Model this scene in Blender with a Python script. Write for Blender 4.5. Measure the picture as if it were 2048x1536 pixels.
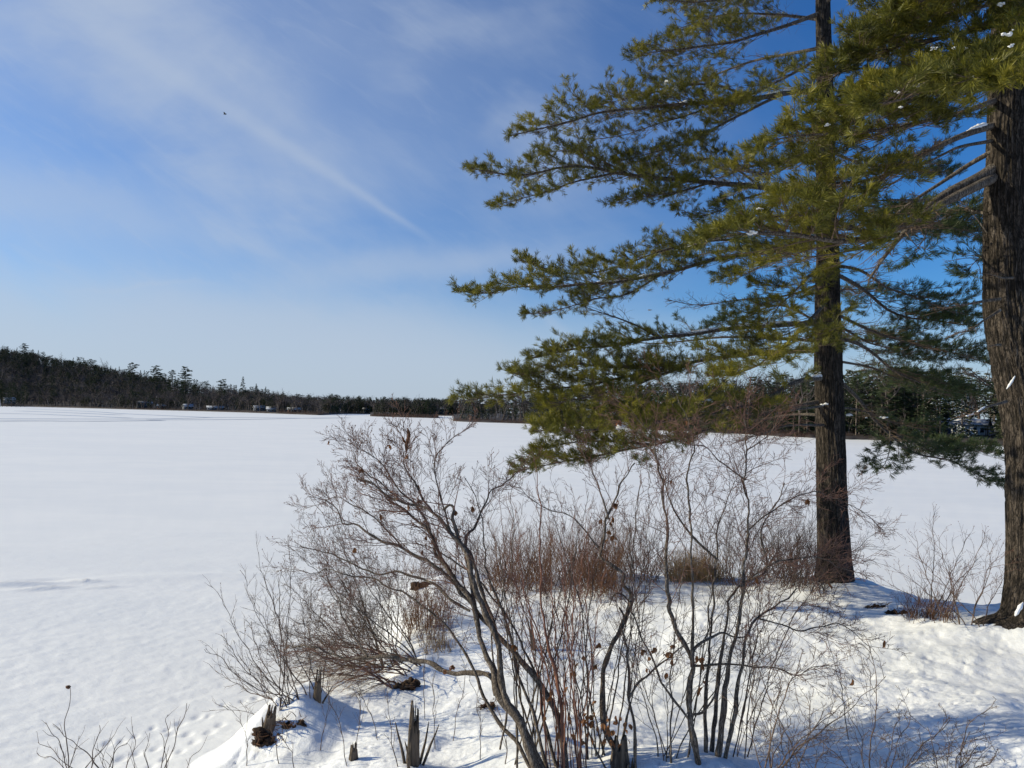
import bpy, math, random
import numpy as np
from mathutils import Matrix, Vector
random.seed(7); RS = np.random.RandomState(11)
for o in list(bpy.data.objects): bpy.data.objects.remove(o)
SC = bpy.context.scene; COL = SC.collection
rad = math.radians
import time
T0_ = time.time()
def tick(n): print('T', n, round(time.time()-T0_, 1))

# ------------------------------------------------------------------ camera
F = 1390.0; CAMH = 3.9
cam = bpy.data.cameras.new('camera'); camo = bpy.data.objects.new('camera', cam); COL.objects.link(camo)
cam.lens = F/2048*36; cam.sensor_width = 36; cam.clip_start = .05; cam.clip_end = 9000
PITCH = math.atan(55.5/F); ROLL = math.atan(.02)
CR = Matrix.Rotation(rad(90)+PITCH, 3, 'X') @ Matrix.Rotation(ROLL, 3, 'Z')
camo.matrix_world = Matrix.Translation((0, 0, CAMH)) @ CR.to_4x4()
SC.camera = camo
CRN = np.array(CR)
def hor(px): return 803+.02*px
def at(px, py, Y):                      # photo point (2048x1536) at depth Y -> world
    d = CRN @ np.array([(px-1024)/F, -(py-768)/F, -1.])
    return np.array([0, 0, CAMH])+d*(Y/d[1])

# ------------------------------------------------------------------ sun, sky, exposure
SUN_AZ, SUN_EL = rad(-84), rad(25)      # azimuth measured from +Y, negative = left
sl = bpy.data.lights.new('sun', 'SUN'); sl.energy = 5.15; sl.angle = rad(.55); sl.color = (1, .895, .64)
so = bpy.data.objects.new('sun', sl); COL.objects.link(so)
sd = Vector((math.sin(SUN_AZ)*math.cos(SUN_EL), math.cos(SUN_AZ)*math.cos(SUN_EL), math.sin(SUN_EL)))
so.rotation_euler = sd.to_track_quat('Z', 'Y').to_euler()
SC.view_settings.view_transform = 'Standard'; SC.view_settings.look = 'None'
SC.view_settings.exposure = 0.0; SC.view_settings.gamma = 1
world = bpy.data.worlds.new('World'); SC.world = world; world.use_nodes = True

class NT:                               # tiny node-graph helper
    def __init__(s, tree): s.t = tree; s.n = tree.nodes; s.l = tree.links
    def node(s, typ, **kw):
        n = s.n.new(typ)
        for k, v in kw.items(): setattr(n, k, v)
        return n
    def put(s, sock, v):
        if isinstance(v, bpy.types.NodeSocket): s.l.new(v, sock)
        else: sock.default_value = v
    def m(s, op, a, b=0., c=0., clamp=False):
        n = s.node('ShaderNodeMath', operation=op, use_clamp=clamp)
        s.put(n.inputs[0], a); s.put(n.inputs[1], b); s.put(n.inputs[2], c); return n.outputs[0]
    def ss(s, v, a, b):
        n = s.node('ShaderNodeMapRange', interpolation_type='SMOOTHSTEP')
        s.put(n.inputs[0], v); n.inputs[1].default_value = a; n.inputs[2].default_value = b; return n.outputs[0]
    def comb(s, x, y, z=0.):
        n = s.node('ShaderNodeCombineXYZ'); s.put(n.inputs[0], x); s.put(n.inputs[1], y); s.put(n.inputs[2], z); return n.outputs[0]
    def noise(s, vec, scale, detail=4, rough=.55, dist=0.):
        n = s.node('ShaderNodeTexNoise'); s.put(n.inputs['Vector'], vec); n.inputs['Scale'].default_value = scale
        n.inputs['Detail'].default_value = detail; n.inputs['Roughness'].default_value = rough; n.inputs['Distortion'].default_value = dist
        return n.outputs[0]
    def mix(s, f, a, b, mode='MIX'):
        n = s.node('ShaderNodeMix', data_type='RGBA', blend_type=mode)
        s.put(n.inputs[0], f); s.put(n.inputs[6], a); s.put(n.inputs[7], b); return n.outputs[2]
    def scalev(s, vec, sc, rot=(0, 0, 0)):
        n = s.node('ShaderNodeMapping'); s.put(n.inputs[0], vec); n.inputs['Scale'].default_value = sc; n.inputs['Rotation'].default_value = rot
        return n.outputs[0]

def build_world():
    t = NT(world.node_tree); t.n.clear()
    sky = t.node('ShaderNodeTexSky', sky_type='NISHITA', sun_disc=False)
    sky.sun_elevation = SUN_EL; sky.sun_rotation = SUN_AZ
    sky.altitude = 100; sky.air_density = 1.0; sky.dust_density = .6; sky.ozone_density = 2.6
    hs = t.node('ShaderNodeHueSaturation'); t.put(hs.inputs['Color'], sky.outputs[0])
    hs.inputs['Saturation'].default_value = 1.28; hs.inputs['Value'].default_value = 1.0
    tc = t.node('ShaderNodeTexCoord'); sx = t.node('ShaderNodeSeparateXYZ'); t.put(sx.inputs[0], tc.outputs['Generated'])
    x, y, z = sx.outputs
    yy = t.m('MAXIMUM', y, .08)
    u = t.m('DIVIDE', x, yy); v = t.m('DIVIDE', z, yy)          # direction coordinates fixed in the world
    # high layer coordinates (flat sheet of cirrus above)
    zz = t.m('ADD', t.m('MAXIMUM', z, 0.), .12)
    hx = t.m('DIVIDE', x, zz); hy = t.m('DIVIDE', y, zz)
    hv = t.comb(hx, hy)
    uv = t.comb(u, v)
    def U(px): return (px-1024)/F
    def V(px, py): return (hor(px)-py)/F
    def streak(p0, p1, w0, w1, amp, fade=.12, nz=0., nscale=6, lead=None):
        a = (U(p0[0]), V(*p0)); b = (U(p1[0]), V(*p1))
        dx, dy = b[0]-a[0], b[1]-a[1]; L = math.hypot(dx, dy); dx /= L; dy /= L
        ru = t.m('SUBTRACT', u, a[0]); rv = t.m('SUBTRACT', v, a[1])
        s_ = t.m('ADD', t.m('MULTIPLY', ru, dx), t.m('MULTIPLY', rv, dy))
        d_ = t.m('SUBTRACT', t.m('MULTIPLY', ru, -dy), t.m('MULTIPLY', rv, -dx))
        if nz:
            n = t.noise(uv, nscale, 5, .6); d_ = t.m('ADD', d_, t.m('MULTIPLY', t.m('SUBTRACT', n, .5), nz))
        sn = t.m('DIVIDE', s_, L, clamp=True)
        w = t.m('ADD', w0/F, t.m('MULTIPLY', sn, (w1-w0)/F))
        g = t.m('DIVIDE', d_, w); g = t.m('EXPONENT', t.m('MULTIPLY', t.m('MULTIPLY', g, g), -1.))
        e = t.m('MULTIPLY', t.ss(s_, -fade, fade*.6), t.ss(s_, L+fade*.5, L-fade))
        return t.m('MULTIPLY', t.m('MULTIPLY', g, e), amp)
    rot = t.scalev(uv, (1, 1, 1), (0, 0, rad(33)))
    n1 = t.noise(t.scalev(rot, (1.1, 2.8, 1)), 2.0, 5, .5, .6)         # wispy, drawn out along the wind
    n2 = t.noise(t.scalev(uv, (1, 2.2, 1)), 1.7, 5, .55, .4)
    n3 = t.noise(t.scalev(rot, (2.0, 9, 1)), 5, 6, .65, .8)
    wisp = t.m('MULTIPLY', t.ss(n1, .40, .72), t.ss(n2, .34, .64))
    left = t.ss(u, .55, -.55)                                              # veil thins towards the right
    body = t.m('MULTIPLY', wisp, t.m('ADD', t.m('MULTIPLY', left, .85), .08))
    veil = t.m('MULTIPLY', left, t.m('ADD', t.m('MULTIPLY', n2, .74), .04))
    fine = t.m('MULTIPLY', t.m('MULTIPLY', t.ss(n3, .45, .8), left), .12)
    lay = [body, veil, fine,
        streak((150, 30), (845, 468), 26, 6, .36, .10, .012, 9),
        streak((60, -60), (700, 330), 190, 60, .36, .3, .10, 3),
        streak((-200, 340), (420, 470), 90, 45, .42, .2, .12, 4),
        streak((230, 610), (1000, 700), 60, 80, .95, .22, .10, 4),
        streak((560, 560), (1150, 498), 34, 26, .42, .16, .06, 6),
        streak((190, 580), (420, 565), 5, 5, .22, .1, .05, 8),
        streak((-200, 690), (1100, 750), 60, 42, .65, .2, .07, 5),
        streak((1085, 630), (1150, 690), 10, 13, .22, .03, .01, 12)]
    tot = lay[0]
    for q in lay[1:]: tot = t.m('ADD', tot, q)
    lowh = t.m('MULTIPLY', t.ss(z, .17, -.01), t.m('ADD', t.m('MULTIPLY', left, 1.2), 1.3))
    tot = t.m('ADD', tot, lowh)
    tot = t.m('MULTIPLY', t.m('SUBTRACT', 1., t.m('EXPONENT', t.m('MULTIPLY', tot, -1.35))), .90)
    tot = t.m('MULTIPLY', tot, t.ss(y, -.3, .1))
    gen = t.m('MULTIPLY', t.ss(t.noise(hv, .9, 6, .6), .45, .8), t.m('MULTIPLY', t.ss(y, .1, -.2), .4))
    tot = t.m('ADD', tot, gen)
    col = t.mix(tot, t.mix(1., hs.outputs[0], (.64, 1.0, 1.36, 1), 'MULTIPLY'), (4.9, 5.7, 6.9, 1))
    bg = t.node('ShaderNodeBackground'); t.put(bg.inputs[0], col); bg.inputs[1].default_value = .1
    out = t.node('ShaderNodeOutputWorld'); t.l.new(bg.outputs[0], out.inputs[0])
build_world()

# ------------------------------------------------------------------ maths helpers
def _h(ix, iy, iz, seed):
    n = (ix*374761393+iy*668265263+iz*2147483647+seed*1274126177) & 0xffffffff
    n = ((n ^ (n >> 13))*1274126177) & 0xffffffff
    return ((n ^ (n >> 16)) & 0xffff)/65535.
def vnoise(x, y, z=None, seed=0):
    x = np.asarray(x, float); y = np.asarray(y, float); z = np.zeros_like(x) if z is None else np.asarray(z, float)
    xi, yi, zi = [np.floor(q).astype(np.int64) for q in (x, y, z)]
    fx, fy, fz = x-xi, y-yi, z-zi
    fx, fy, fz = [q*q*(3-2*q) for q in (fx, fy, fz)]
    r = 0
    for a in (0, 1):
        for b in (0, 1):
            for c in (0, 1):
                w = (fx if a else 1-fx)*(fy if b else 1-fy)*(fz if c else 1-fz)
                r = r+w*_h(xi+a, yi+b, zi+c, seed)
    return r*2-1
def fbm(x, y, z=None, oct=4, seed=0, gain=.5):
    r = 0; a = 1; f = 1
    for k in range(oct):
        r = r+a*vnoise(x*f, y*f, None if z is None else z*f, seed+k); a *= gain; f *= 2.03
    return r
def sst(v, a, b):
    q = np.clip((v-a)/(b-a), 0, 1); return q*q*(3-2*q)
def unit(v):
    v = np.asarray(v, float); return v/max(1e-9, np.linalg.norm(v))
def rnd(a, b): return random.uniform(a, b)
def rvec():
    v = RS.normal(size=3); return v/np.linalg.norm(v)
def resample(pts, n):                    # Catmull-Rom through control points
    P = np.array(pts, float)
    if len(P) == 2: return P[0]+(P[1]-P[0])*np.linspace(0, 1, n)[:, None]
    E = np.vstack([2*P[0]-P[1], P, 2*P[-1]-P[-2]])
    seg = np.linalg.norm(np.diff(P, axis=0), axis=1); cum = np.concatenate([[0], np.cumsum(seg)])
    s = np.linspace(0, cum[-1]*.999999, n); k = np.clip(np.searchsorted(cum, s, side='right')-1, 0, len(P)-2)
    q = ((s-cum[k])/seg[k])[:, None]
    a, b, c, d = E[k], E[k+1], E[k+2], E[k+3]
    return .5*((2*b)+(c-a)*q+(2*a-5*b+4*c-d)*q*q+(3*b-a-3*c+d)*q**3)

# ------------------------------------------------------------------ mesh helpers
def make_mesh(name, V, faces, smooth=True):
    """faces: list of (m,k) int arrays"""
    me = bpy.data.meshes.new(name); V = np.asarray(V, np.float32)
    me.vertices.add(len(V)); me.vertices.foreach_set('co', V.ravel())
    faces = [np.asarray(f, np.int32) for f in faces if len(f)]
    loops = np.concatenate([f.ravel() for f in faces]); tot = np.concatenate([np.full(len(f), f.shape[1], np.int32) for f in faces])
    st = np.concatenate([[0], np.cumsum(tot)[:-1]]).astype(np.int32)
    me.loops.add(len(loops)); me.loops.foreach_set('vertex_index', loops)
    me.polygons.add(len(tot)); me.polygons.foreach_set('loop_start', st); me.polygons.foreach_set('loop_total', tot)
    if smooth: me.polygons.foreach_set('use_smooth', np.ones(len(tot), bool))
    me.update(calc_edges=True); me.validate()
    return me
def link(name, me, mat, parent=None):
    if me and mat and not me.materials: me.materials.append(mat)
    o = bpy.data.objects.new(name, me); COL.objects.link(o)
    if parent: o.parent = parent; o.matrix_parent_inverse = parent.matrix_world.inverted() if parent.type == 'EMPTY' and False else Matrix()
    return o
def tag(o, label=None, cat=None, group=None, kind=None):
    if label: o['label'] = label
    if cat: o['category'] = cat
    if group: o['group'] = group
    if kind: o['kind'] = kind
    return o
def thing(name, label, cat, loc=(0, 0, 0), group=None):
    o = bpy.data.objects.new(name, None); o.empty_display_size = .2; COL.objects.link(o); o.location = Vector([float(q) for q in loc])
    return tag(o, label, cat, group)

class Geo:                               # collects shapes, in coordinates relative to an origin
    def __init__(s, origin=(0, 0, 0)): s.o = np.array(origin, float); s.V = []; s.F = {}; s.n = 0; s.t = {}
    def add(s, V, *faces):
        V = np.asarray(V, float).reshape(-1, 3); s.V.append(V)
        for f in faces:
            f = np.asarray(f, int); s.F.setdefault(f.shape[1], []).append(f+s.n)
        s.n += len(V)
    def tube(s, pts, radii, sides=6):
        P = np.asarray(pts, float); R = np.broadcast_to(np.asarray(radii, float), (len(P),))
        s.t.setdefault((len(P), sides), []).append((P, R))
    def flush(s):
        for (n, k), L in s.t.items():
            P = np.array([q[0] for q in L]); R = np.array([q[1] for q in L]); m = len(L)
            T = np.gradient(P, axis=1); T /= np.maximum(1e-9, np.linalg.norm(T, axis=2, keepdims=True))
            mt = T.mean(1); ref = np.where(np.abs(mt[:, 2:3]) < .75, [[0, 0, 1.]], [[1., 0, 0]])[:, None, :]
            A = np.cross(T, ref); A /= np.maximum(1e-9, np.linalg.norm(A, axis=2, keepdims=True)); B = np.cross(T, A)
            th = np.arange(k)/k*2*math.pi
            V = P[:, :, None]+R[:, :, None, None]*(np.cos(th)[None, None, :, None]*A[:, :, None]+np.sin(th)[None, None, :, None]*B[:, :, None])
            V = V.reshape(-1, 3)
            base = (np.arange(m)*n*k)[:, None, None]; i = np.arange(n-1)[None, :, None]; j = np.arange(k)[None, None, :]; j2 = (j+1) % k
            q = np.stack([base+i*k+j, base+i*k+j2, base+(i+1)*k+j2, base+(i+1)*k+j], -1).reshape(-1, 4)
            fs = [q]
            if k > 3: caps = (np.arange(m)*n*k+(n-1)*k)[:, None]+np.arange(k)[None]; fs.append(caps)
            s.add(V, *fs)
        s.t = {}
    def mesh(s, name, smooth=True):
        s.flush()
        if not s.V: return None
        V = np.concatenate(s.V)-s.o
        return make_mesh(name, V, [np.concatenate(f) for f in s.F.values()], smooth)
    def box(s, c, d, rz=0.):
        c = np.array(c, float); h = np.array(d, float)/2
        v = np.array([[x, y, z] for x in (-1, 1) for y in (-1, 1) for z in (-1, 1)])*h
        ca, sa = math.cos(rz), math.sin(rz); v = v@np.array([[ca, sa, 0], [-sa, ca, 0], [0, 0, 1]])
        s.add(v+c, [[0, 1, 3, 2], [4, 6, 7, 5], [0, 4, 5, 1], [2, 3, 7, 6], [0, 2, 6, 4], [1, 5, 7, 3]])
def blob(g, c, r, seed=0, flat=(1, 1, 1), rough=.25, n=10):
    th = np.linspace(0, math.pi, n)[:, None]; ph = (np.arange(2*n)/(2*n)*2*math.pi)[None]
    x = np.sin(th)*np.cos(ph); y = np.sin(th)*np.sin(ph); z = np.cos(th)*np.ones_like(ph)
    k = 1+rough*fbm(x*1.7+seed*3.1, y*1.7, z*1.7, 3, seed)
    V = np.stack([x*k*flat[0], y*k*flat[1], z*k*flat[2]], -1)*r+np.array(c)
    m = 2*n; i = np.arange(n-1)[:, None]; j = np.arange(m)[None]; j2 = (j+1) % m
    g.add(V.reshape(-1, 3), np.stack([i*m+j, (i+1)*m+j, (i+1)*m+j2, i*m+j2], -1).reshape(-1, 4))

# ------------------------------------------------------------------ materials
def mat(name, fn, trans=None):
    m = bpy.data.materials.new(name); m.use_nodes = True; t = NT(m.node_tree)
    p = t.n['Principled BSDF']; out = t.n['Material Output']; tc = t.node('ShaderNodeTexCoord')
    fn(t, p, tc.outputs['Object'])
    if trans:
        tr = t.node('ShaderNodeBsdfTranslucent'); mx = t.node('ShaderNodeMixShader')
        if p.inputs['Base Color'].links: t.l.new(p.inputs['Base Color'].links[0].from_socket, tr.inputs[0])
        else: tr.inputs[0].default_value = p.inputs['Base Color'].default_value
        mx.inputs[0].default_value = trans; t.l.new(p.outputs[0], mx.inputs[1]); t.l.new(tr.outputs[0], mx.inputs[2]); t.l.new(mx.outputs[0], out.inputs[0])
    return m
def bump(t, p, h, strength, dist):
    b = t.node('ShaderNodeBump'); b.inputs['Strength'].default_value = strength; b.inputs['Distance'].default_value = dist
    t.put(b.inputs['Height'], h); t.l.new(b.outputs[0], p.inputs['Normal']); return b
def ramp(t, f, stops):
    r = t.node('ShaderNodeValToRGB'); t.put(r.inputs[0], f); e = r.color_ramp.elements
    while len(e) < len(stops): e.new(.5)
    for q, (pos, c) in zip(e, stops): q.position = pos; q.color = (*c, 1)
    return r.outputs[0]

def m_snow_bank(t, p, co):
    a = t.noise(co, 22, 4, .6); b = t.noise(co, 60, 4, .7); c = t.ss(t.noise(co, 1.3, 5, .7), .35, .6)
    v = t.node('ShaderNodeTexVoronoi'); v.inputs['Scale'].default_value = 15; t.put(v.inputs['Vector'], co)
    h = t.m('ADD', t.m('MULTIPLY', a, .45), t.m('ADD', t.m('MULTIPLY', b, .22), t.m('MULTIPLY', v.outputs['Distance'], .18)))
    bump(t, p, h, .6, .026)
    dirt = t.ss(t.noise(co, 60, 2, .7), .63, .72)                    # bits of bark and needles on the snow
    col = t.mix(c, (.68, .70, .73, 1), (.83, .845, .87, 1))
    col = t.mix(t.m('MULTIPLY', dirt, .5), col, (.30, .24, .18, 1))
    t.put(p.inputs['Base Color'], col); p.inputs['Roughness'].default_value = .55
    p.inputs['Specular IOR Level'].default_value = .3
def m_snow_lake(t, p, co):
    s1 = t.scalev(co, (1, 2.6, 1), (0, 0, rad(-24)))
    a = t.noise(s1, 3.4, 5, .62, .3); b = t.noise(t.scalev(co, (1, 2, 1), (0, 0, rad(-24))), 17, 4, .65)
    c = t.noise(s1, .22, 4, .55, .5); d = t.noise(s1, .045, 4, .6, .4)
    bump(t, p, t.m('ADD', t.m('MULTIPLY', a, .6), t.m('MULTIPLY', b, .4)), .26, .05)
    col = t.mix(t.ss(t.m('ADD', t.m('MULTIPLY', c, .5), t.m('MULTIPLY', d, .5)), .35, .66), (.81, .815, .81, 1), (.87, .865, .845, 1))
    t.put(p.inputs['Base Color'], col); p.inputs['Roughness'].default_value = .5; p.inputs['Specular IOR Level'].default_value = .3
def m_snow_plain(t, p, co):
    bump(t, p, t.noise(co, 30, 4, .6), .4, .02); p.inputs['Base Color'].default_value = (.84, .85, .87, 1); p.inputs['Roughness'].default_value = .6
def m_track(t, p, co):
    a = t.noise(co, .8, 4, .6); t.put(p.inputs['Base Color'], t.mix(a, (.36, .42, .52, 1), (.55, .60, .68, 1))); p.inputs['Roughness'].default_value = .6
def m_bark(c1, c2, c3, sc=1., bd=.02):
    def f(t, p, co):
        s = t.scalev(co, (1, 1, .22)); 
        a = t.noise(s, 26*sc, 5, .65, .4); b = t.noise(co, 2.6*sc, 3, .6)
        v = t.noise(t.scalev(co, (1, 1, .13)), 19*sc, 3, .55, .8); v2 = t.noise(t.scalev(co, (1, 1, .35)), 34*sc, 2, .5)
        cr = t.m('MULTIPLY', t.ss(t.m('ABSOLUTE', t.m('SUBTRACT', v, .5)), .0, .07), t.ss(t.m('ABSOLUTE', t.m('SUBTRACT', v2, .5)), -.02, .05))
        bump(t, p, t.m('ADD', t.m('MULTIPLY', a, .5), t.m('MULTIPLY', cr, .6)), .9, bd)
        col = ramp(t, t.m('ADD', t.m('MULTIPLY', a, .75), t.m('MULTIPLY', b, .3)), [(.32, c1), (.52, c2), (.74, c3)])
        t.put(p.inputs['Base Color'], t.mix(t.m('SUBTRACT', 1, cr), col, (*[q*.6 for q in c1], 1))); p.inputs['Roughness'].default_value = .9
        p.inputs['Specular IOR Level'].default_value = .2
    return f
def m_simple(c1, c2, sc=8., rough=.85, stretch=(1, 1, 1), bd=.0):
    def f(t, p, co):
        a = t.noise(t.scalev(co, stretch), sc, 4, .6)
        t.put(p.inputs['Base Color'], t.mix(t.ss(a, .3, .7), (*c1, 1), (*c2, 1))); p.inputs['Roughness'].default_value = rough
        p.inputs['Specular IOR Level'].default_value = .25
        if bd: bump(t, p, a, .6, bd)
    return f
def m_needles(c1, c2, c3):
    def f(t, p, co):
        a = t.noise(co, 1.6, 3, .6); b = t.noise(co, 30, 2, .6)
        col = ramp(t, t.m('ADD', t.m('MULTIPLY', a, .6), t.m('MULTIPLY', b, .4)), [(.34, c1), (.5, c2), (.68, c3)])
        t.put(p.inputs['Base Color'], col); p.inputs['Roughness'].default_value = .5; p.inputs['Specular IOR Level'].default_value = .35
    return f
M = dict(
    bank=mat('snow on bank', m_snow_bank), lake=mat('wind packed snow', m_snow_lake), snow=mat('fluffy snow', m_snow_plain), track=mat('packed track snow', m_track),
    bark=mat('pine bark', m_bark((.020, .017, .014), (.056, .045, .037), (.145, .120, .100))),
    limb=mat('pine limb bark', m_bark((.06, .05, .043), (.16, .135, .115), (.36, .33, .29), 2.2, .006)),
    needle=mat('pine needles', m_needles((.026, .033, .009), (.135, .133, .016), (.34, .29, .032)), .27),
    needle_dark=mat('pine needles deep green', m_needles((.026, .046, .020), (.050, .076, .024), (.095, .112, .026)), .32),  # shade painted into the needle colour, for boughs on the shaded sides
    deadtwig=mat('dead pine twigs', m_simple((.075, .05, .038), (.16, .115, .085), 20)),
    stem=mat('grey shrub bark', m_bark((.06, .048, .038), (.17, .135, .105), (.40, .34, .28), 3.2, .004)),
    twig=mat('grey brown twigs', m_simple((.06, .042, .034), (.18, .125, .095), 12)),
    redtwig=mat('reddish twigs', m_simple((.085, .042, .032), (.22, .125, .095), 9)),
    redstem=mat('red dogwood bark', m_simple((.11, .045, .03), (.24, .11, .07), 14, .6)),
    brownbrush=mat('brown brush', m_simple((.10, .048, .026), (.20, .105, .055), 7)),
    leaf=mat('dry brown leaves', m_simple((.13, .055, .022), (.30, .14, .06), 18, .7), .3),
    rot=mat('weathered stump wood', m_simple((.035, .027, .021), (.17, .13, .095), 26, .9, (1, 1, .15), .012)),
    straw=mat('dry straw grass', m_simple((.36, .21, .085), (.55, .38, .19), 10), .2),
    soil=mat('dark soil bank', m_simple((.018, .012, .009), (.075, .045, .027), 18, .95)),
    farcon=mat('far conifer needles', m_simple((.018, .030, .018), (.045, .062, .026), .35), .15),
    farcon_lit=mat('olive conifer needles', m_simple((.04, .055, .018), (.085, .10, .03), .5), .2),  # lighter copy of the far needle colour with sunlight painted in
    farbare=mat('far bare twigs', m_simple((.052, .044, .045), (.105, .088, .086), .3)),
    fartrunk=mat('far tree trunks', m_simple((.07, .055, .05), (.17, .14, .12), .8)),
    birch=mat('pale birch bark', m_simple((.35, .33, .31), (.6, .58, .55), 3)),
    shorebrush=mat('shoreline brush', m_simple((.075, .045, .038), (.13, .085, .065), .5)),
    forestfloor=mat('dark forest floor', m_simple((.035, .030, .030), (.06, .052, .052), .05)), shoresnow=mat('shore snow', m_simple((.12, .12, .14), (.62, .64, .68), .35)),
    wwhite=mat('white siding', m_simple((.62, .62, .62), (.74, .74, .72), 2)), wgrey=mat('grey blue siding', m_simple((.07, .08, .10), (.11, .12, .15), 2)),
    wbrown=mat('red brown siding', m_simple((.13, .05, .035), (.18, .075, .05), 2)), glass=mat('window glass', m_simple((.02, .025, .03), (.03, .035, .045), 1, .15)),
    wood=mat('dock wood', m_simple((.12, .10, .08), (.2, .17, .14), 2)), bird=mat('dark plumage', m_simple((.02, .02, .02), (.05, .045, .04), 9)))

tick('mats')
# ------------------------------------------------------------------ terrain: bank and frozen lake
SHORE = np.array([(-14, -14), (-9, -4), (-6.3, 2), (-4.4, 5.2), (-3.35, 7.2), (-2.75, 8.5), (-2.15, 9.2), (-1.95, 10.2), (-2.35, 11.8), (-2.5, 14.2), (-1.6, 15.6), (.3, 15.6),
                  (2, 14.6), (3.6, 14.3), (5.4, 14.1), (6.7, 13.3), (7.2, 12.2), (7.9, 11.5), (9.5, 10.9), (13, 10.4), (19, 10.5), (28, 8), (34, 0), (34, -20), (0, -30), (-14, -22)])
def shore_dist(x, y):
    x = np.asarray(x, float); y = np.asarray(y, float); d = np.full(x.shape, 1e9); ins = np.zeros(x.shape, bool)
    P = SHORE; Q = np.roll(P, -1, 0)
    for (ax, ay), (bx, by) in zip(P, Q):
        vx, vy = bx-ax, by-ay; t = np.clip(((x-ax)*vx+(y-ay)*vy)/(vx*vx+vy*vy), 0, 1)
        d = np.minimum(d, np.hypot(x-ax-t*vx, y-ay-t*vy))
        c = ((ay > y) != (by > y)) & (x < (bx-ax)*(y-ay)/np.where(by == ay, 1e-9, by-ay)+ax); ins ^= c
    return np.where(ins, d, -d)
CTRL = [(5.6, 11.9, 1.06), (2.8, 12.5, .92), (-1.2, 9.2, .55), (-1.0, 12.5, .55), (0, 13.5, .5), (6.1, 8.4, 1.45), (1.5, 5.4, 1.2), (.45, 5.5, 1.1), (-.9, 5.9, .85), (-2.2, 6.6, .55),
        (4, 6, 1.4), (3, 9, 1.05), (1, 9, .85), (0, 3, 1.3), (8, 5, 1.7), (10, 9, 1.3), (0, -5, 1.9), (20, 0, 2.2), (-5, 0, .8), (4.5, 9.6, 1.16), (.3, 11, .72)]
MOUNDS = [(-2.35, 7.5, .48, .32), (-2.0, 7.15, .35, .16), (-2.5, 7.2, .18, .12), (-2.1, 7.7, .15, .10), (6.5, 8.2, .55, .22), (5.75, 11.9, .7, .16), (1.6, 5.5, .40, .16), (.45, 5.7, .4, .1), (-.85, 5.95, .3, .08), (1.05, 5.6, .35, .10), (3.9, 5.3, .7, .12), (-1.1, 9.2, .35, .15),
          (6.0, 5.6, .9, .15), (-1.55, 8.6, .4, .12)]
def bank_z(x, y, fine=False):
    x = np.asarray(x, float); y = np.asarray(y, float)
    d = shore_dist(x, y); d = d+.22*fbm(x*.9, y*.9, None, 3, 5)
    w = 0; s = 0
    for cx, cy, h in CTRL:
        k = 1/((x-cx)**2+(y-cy)**2+.35)**1.6; w = w+k; s = s+k*h
    z = (s/w)*sst(d, -.15, 1.15)**.8-.35*sst(-d, -.02, .6)-.02
    z = z+sst(d, .1, 1)*(.07*fbm(x*.7, y*.7, None, 3, 9)+.03*fbm(x*2.1, y*2.1, None, 3, 12))
    for cx, cy, r, h in MOUNDS: z = z+h*np.exp(-((x-cx)**2+(y-cy)**2)/(r*r))
    if fine:
        on = sst(d, .0, .5); pit = sst(fbm(x*1.2+y*.3, y*1.2, None, 3, 44), -.5, .5)
        z = z+on*(.007*fbm(x*9, y*9, None, 2, 31)+(.005+.015*pit)*np.minimum(0, .25+fbm(x*19, y*19, None, 2, 33)))
    return z
def polar(name, rs, angs, zf, m):
    R, A = np.meshgrid(rs, angs, indexing='ij'); X = R*np.sin(A); Y = R*np.cos(A); Z = zf(X, Y)
    n, k = R.shape; i = np.arange(n-1)[:, None]; j = np.arange(k)[None]; j2 = (j+1) % k
    q = np.stack([i*k+j, (i+1)*k+j, (i+1)*k+j2, i*k+j2], -1).reshape(-1, 4)
    V = np.stack([X, Y, Z], -1).reshape(-1, 3)
    c = len(V); V = np.vstack([V, [[0, 0, zf(np.array([0.]), np.array([0.]))[0]]]])
    tri = np.stack([np.full(k, c), np.arange(k), (np.arange(k)+1) % k], -1)
    o = link(name, make_mesh(name, V, [q, tri]), m); return o
a_f = np.linspace(rad(-48), rad(48), 820); a_b = np.linspace(rad(48), rad(312), 130)[1:-1]
ANG = np.concatenate([a_f, a_b])
def geo_rs(a, b, g): return a*np.exp(np.arange(0, math.log(b/a)/g+1)*g)
rs = np.concatenate([geo_rs(.6, 4, .04), geo_rs(4.05, 19, .0036), geo_rs(19.3, 40, .05)])
bank = polar('snow_bank', rs, ANG, lambda x, y: np.where(np.hypot(x, y) > 36, -2, bank_z(x, y, True)), M['bank']); tag(bank, kind='structure')

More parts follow.
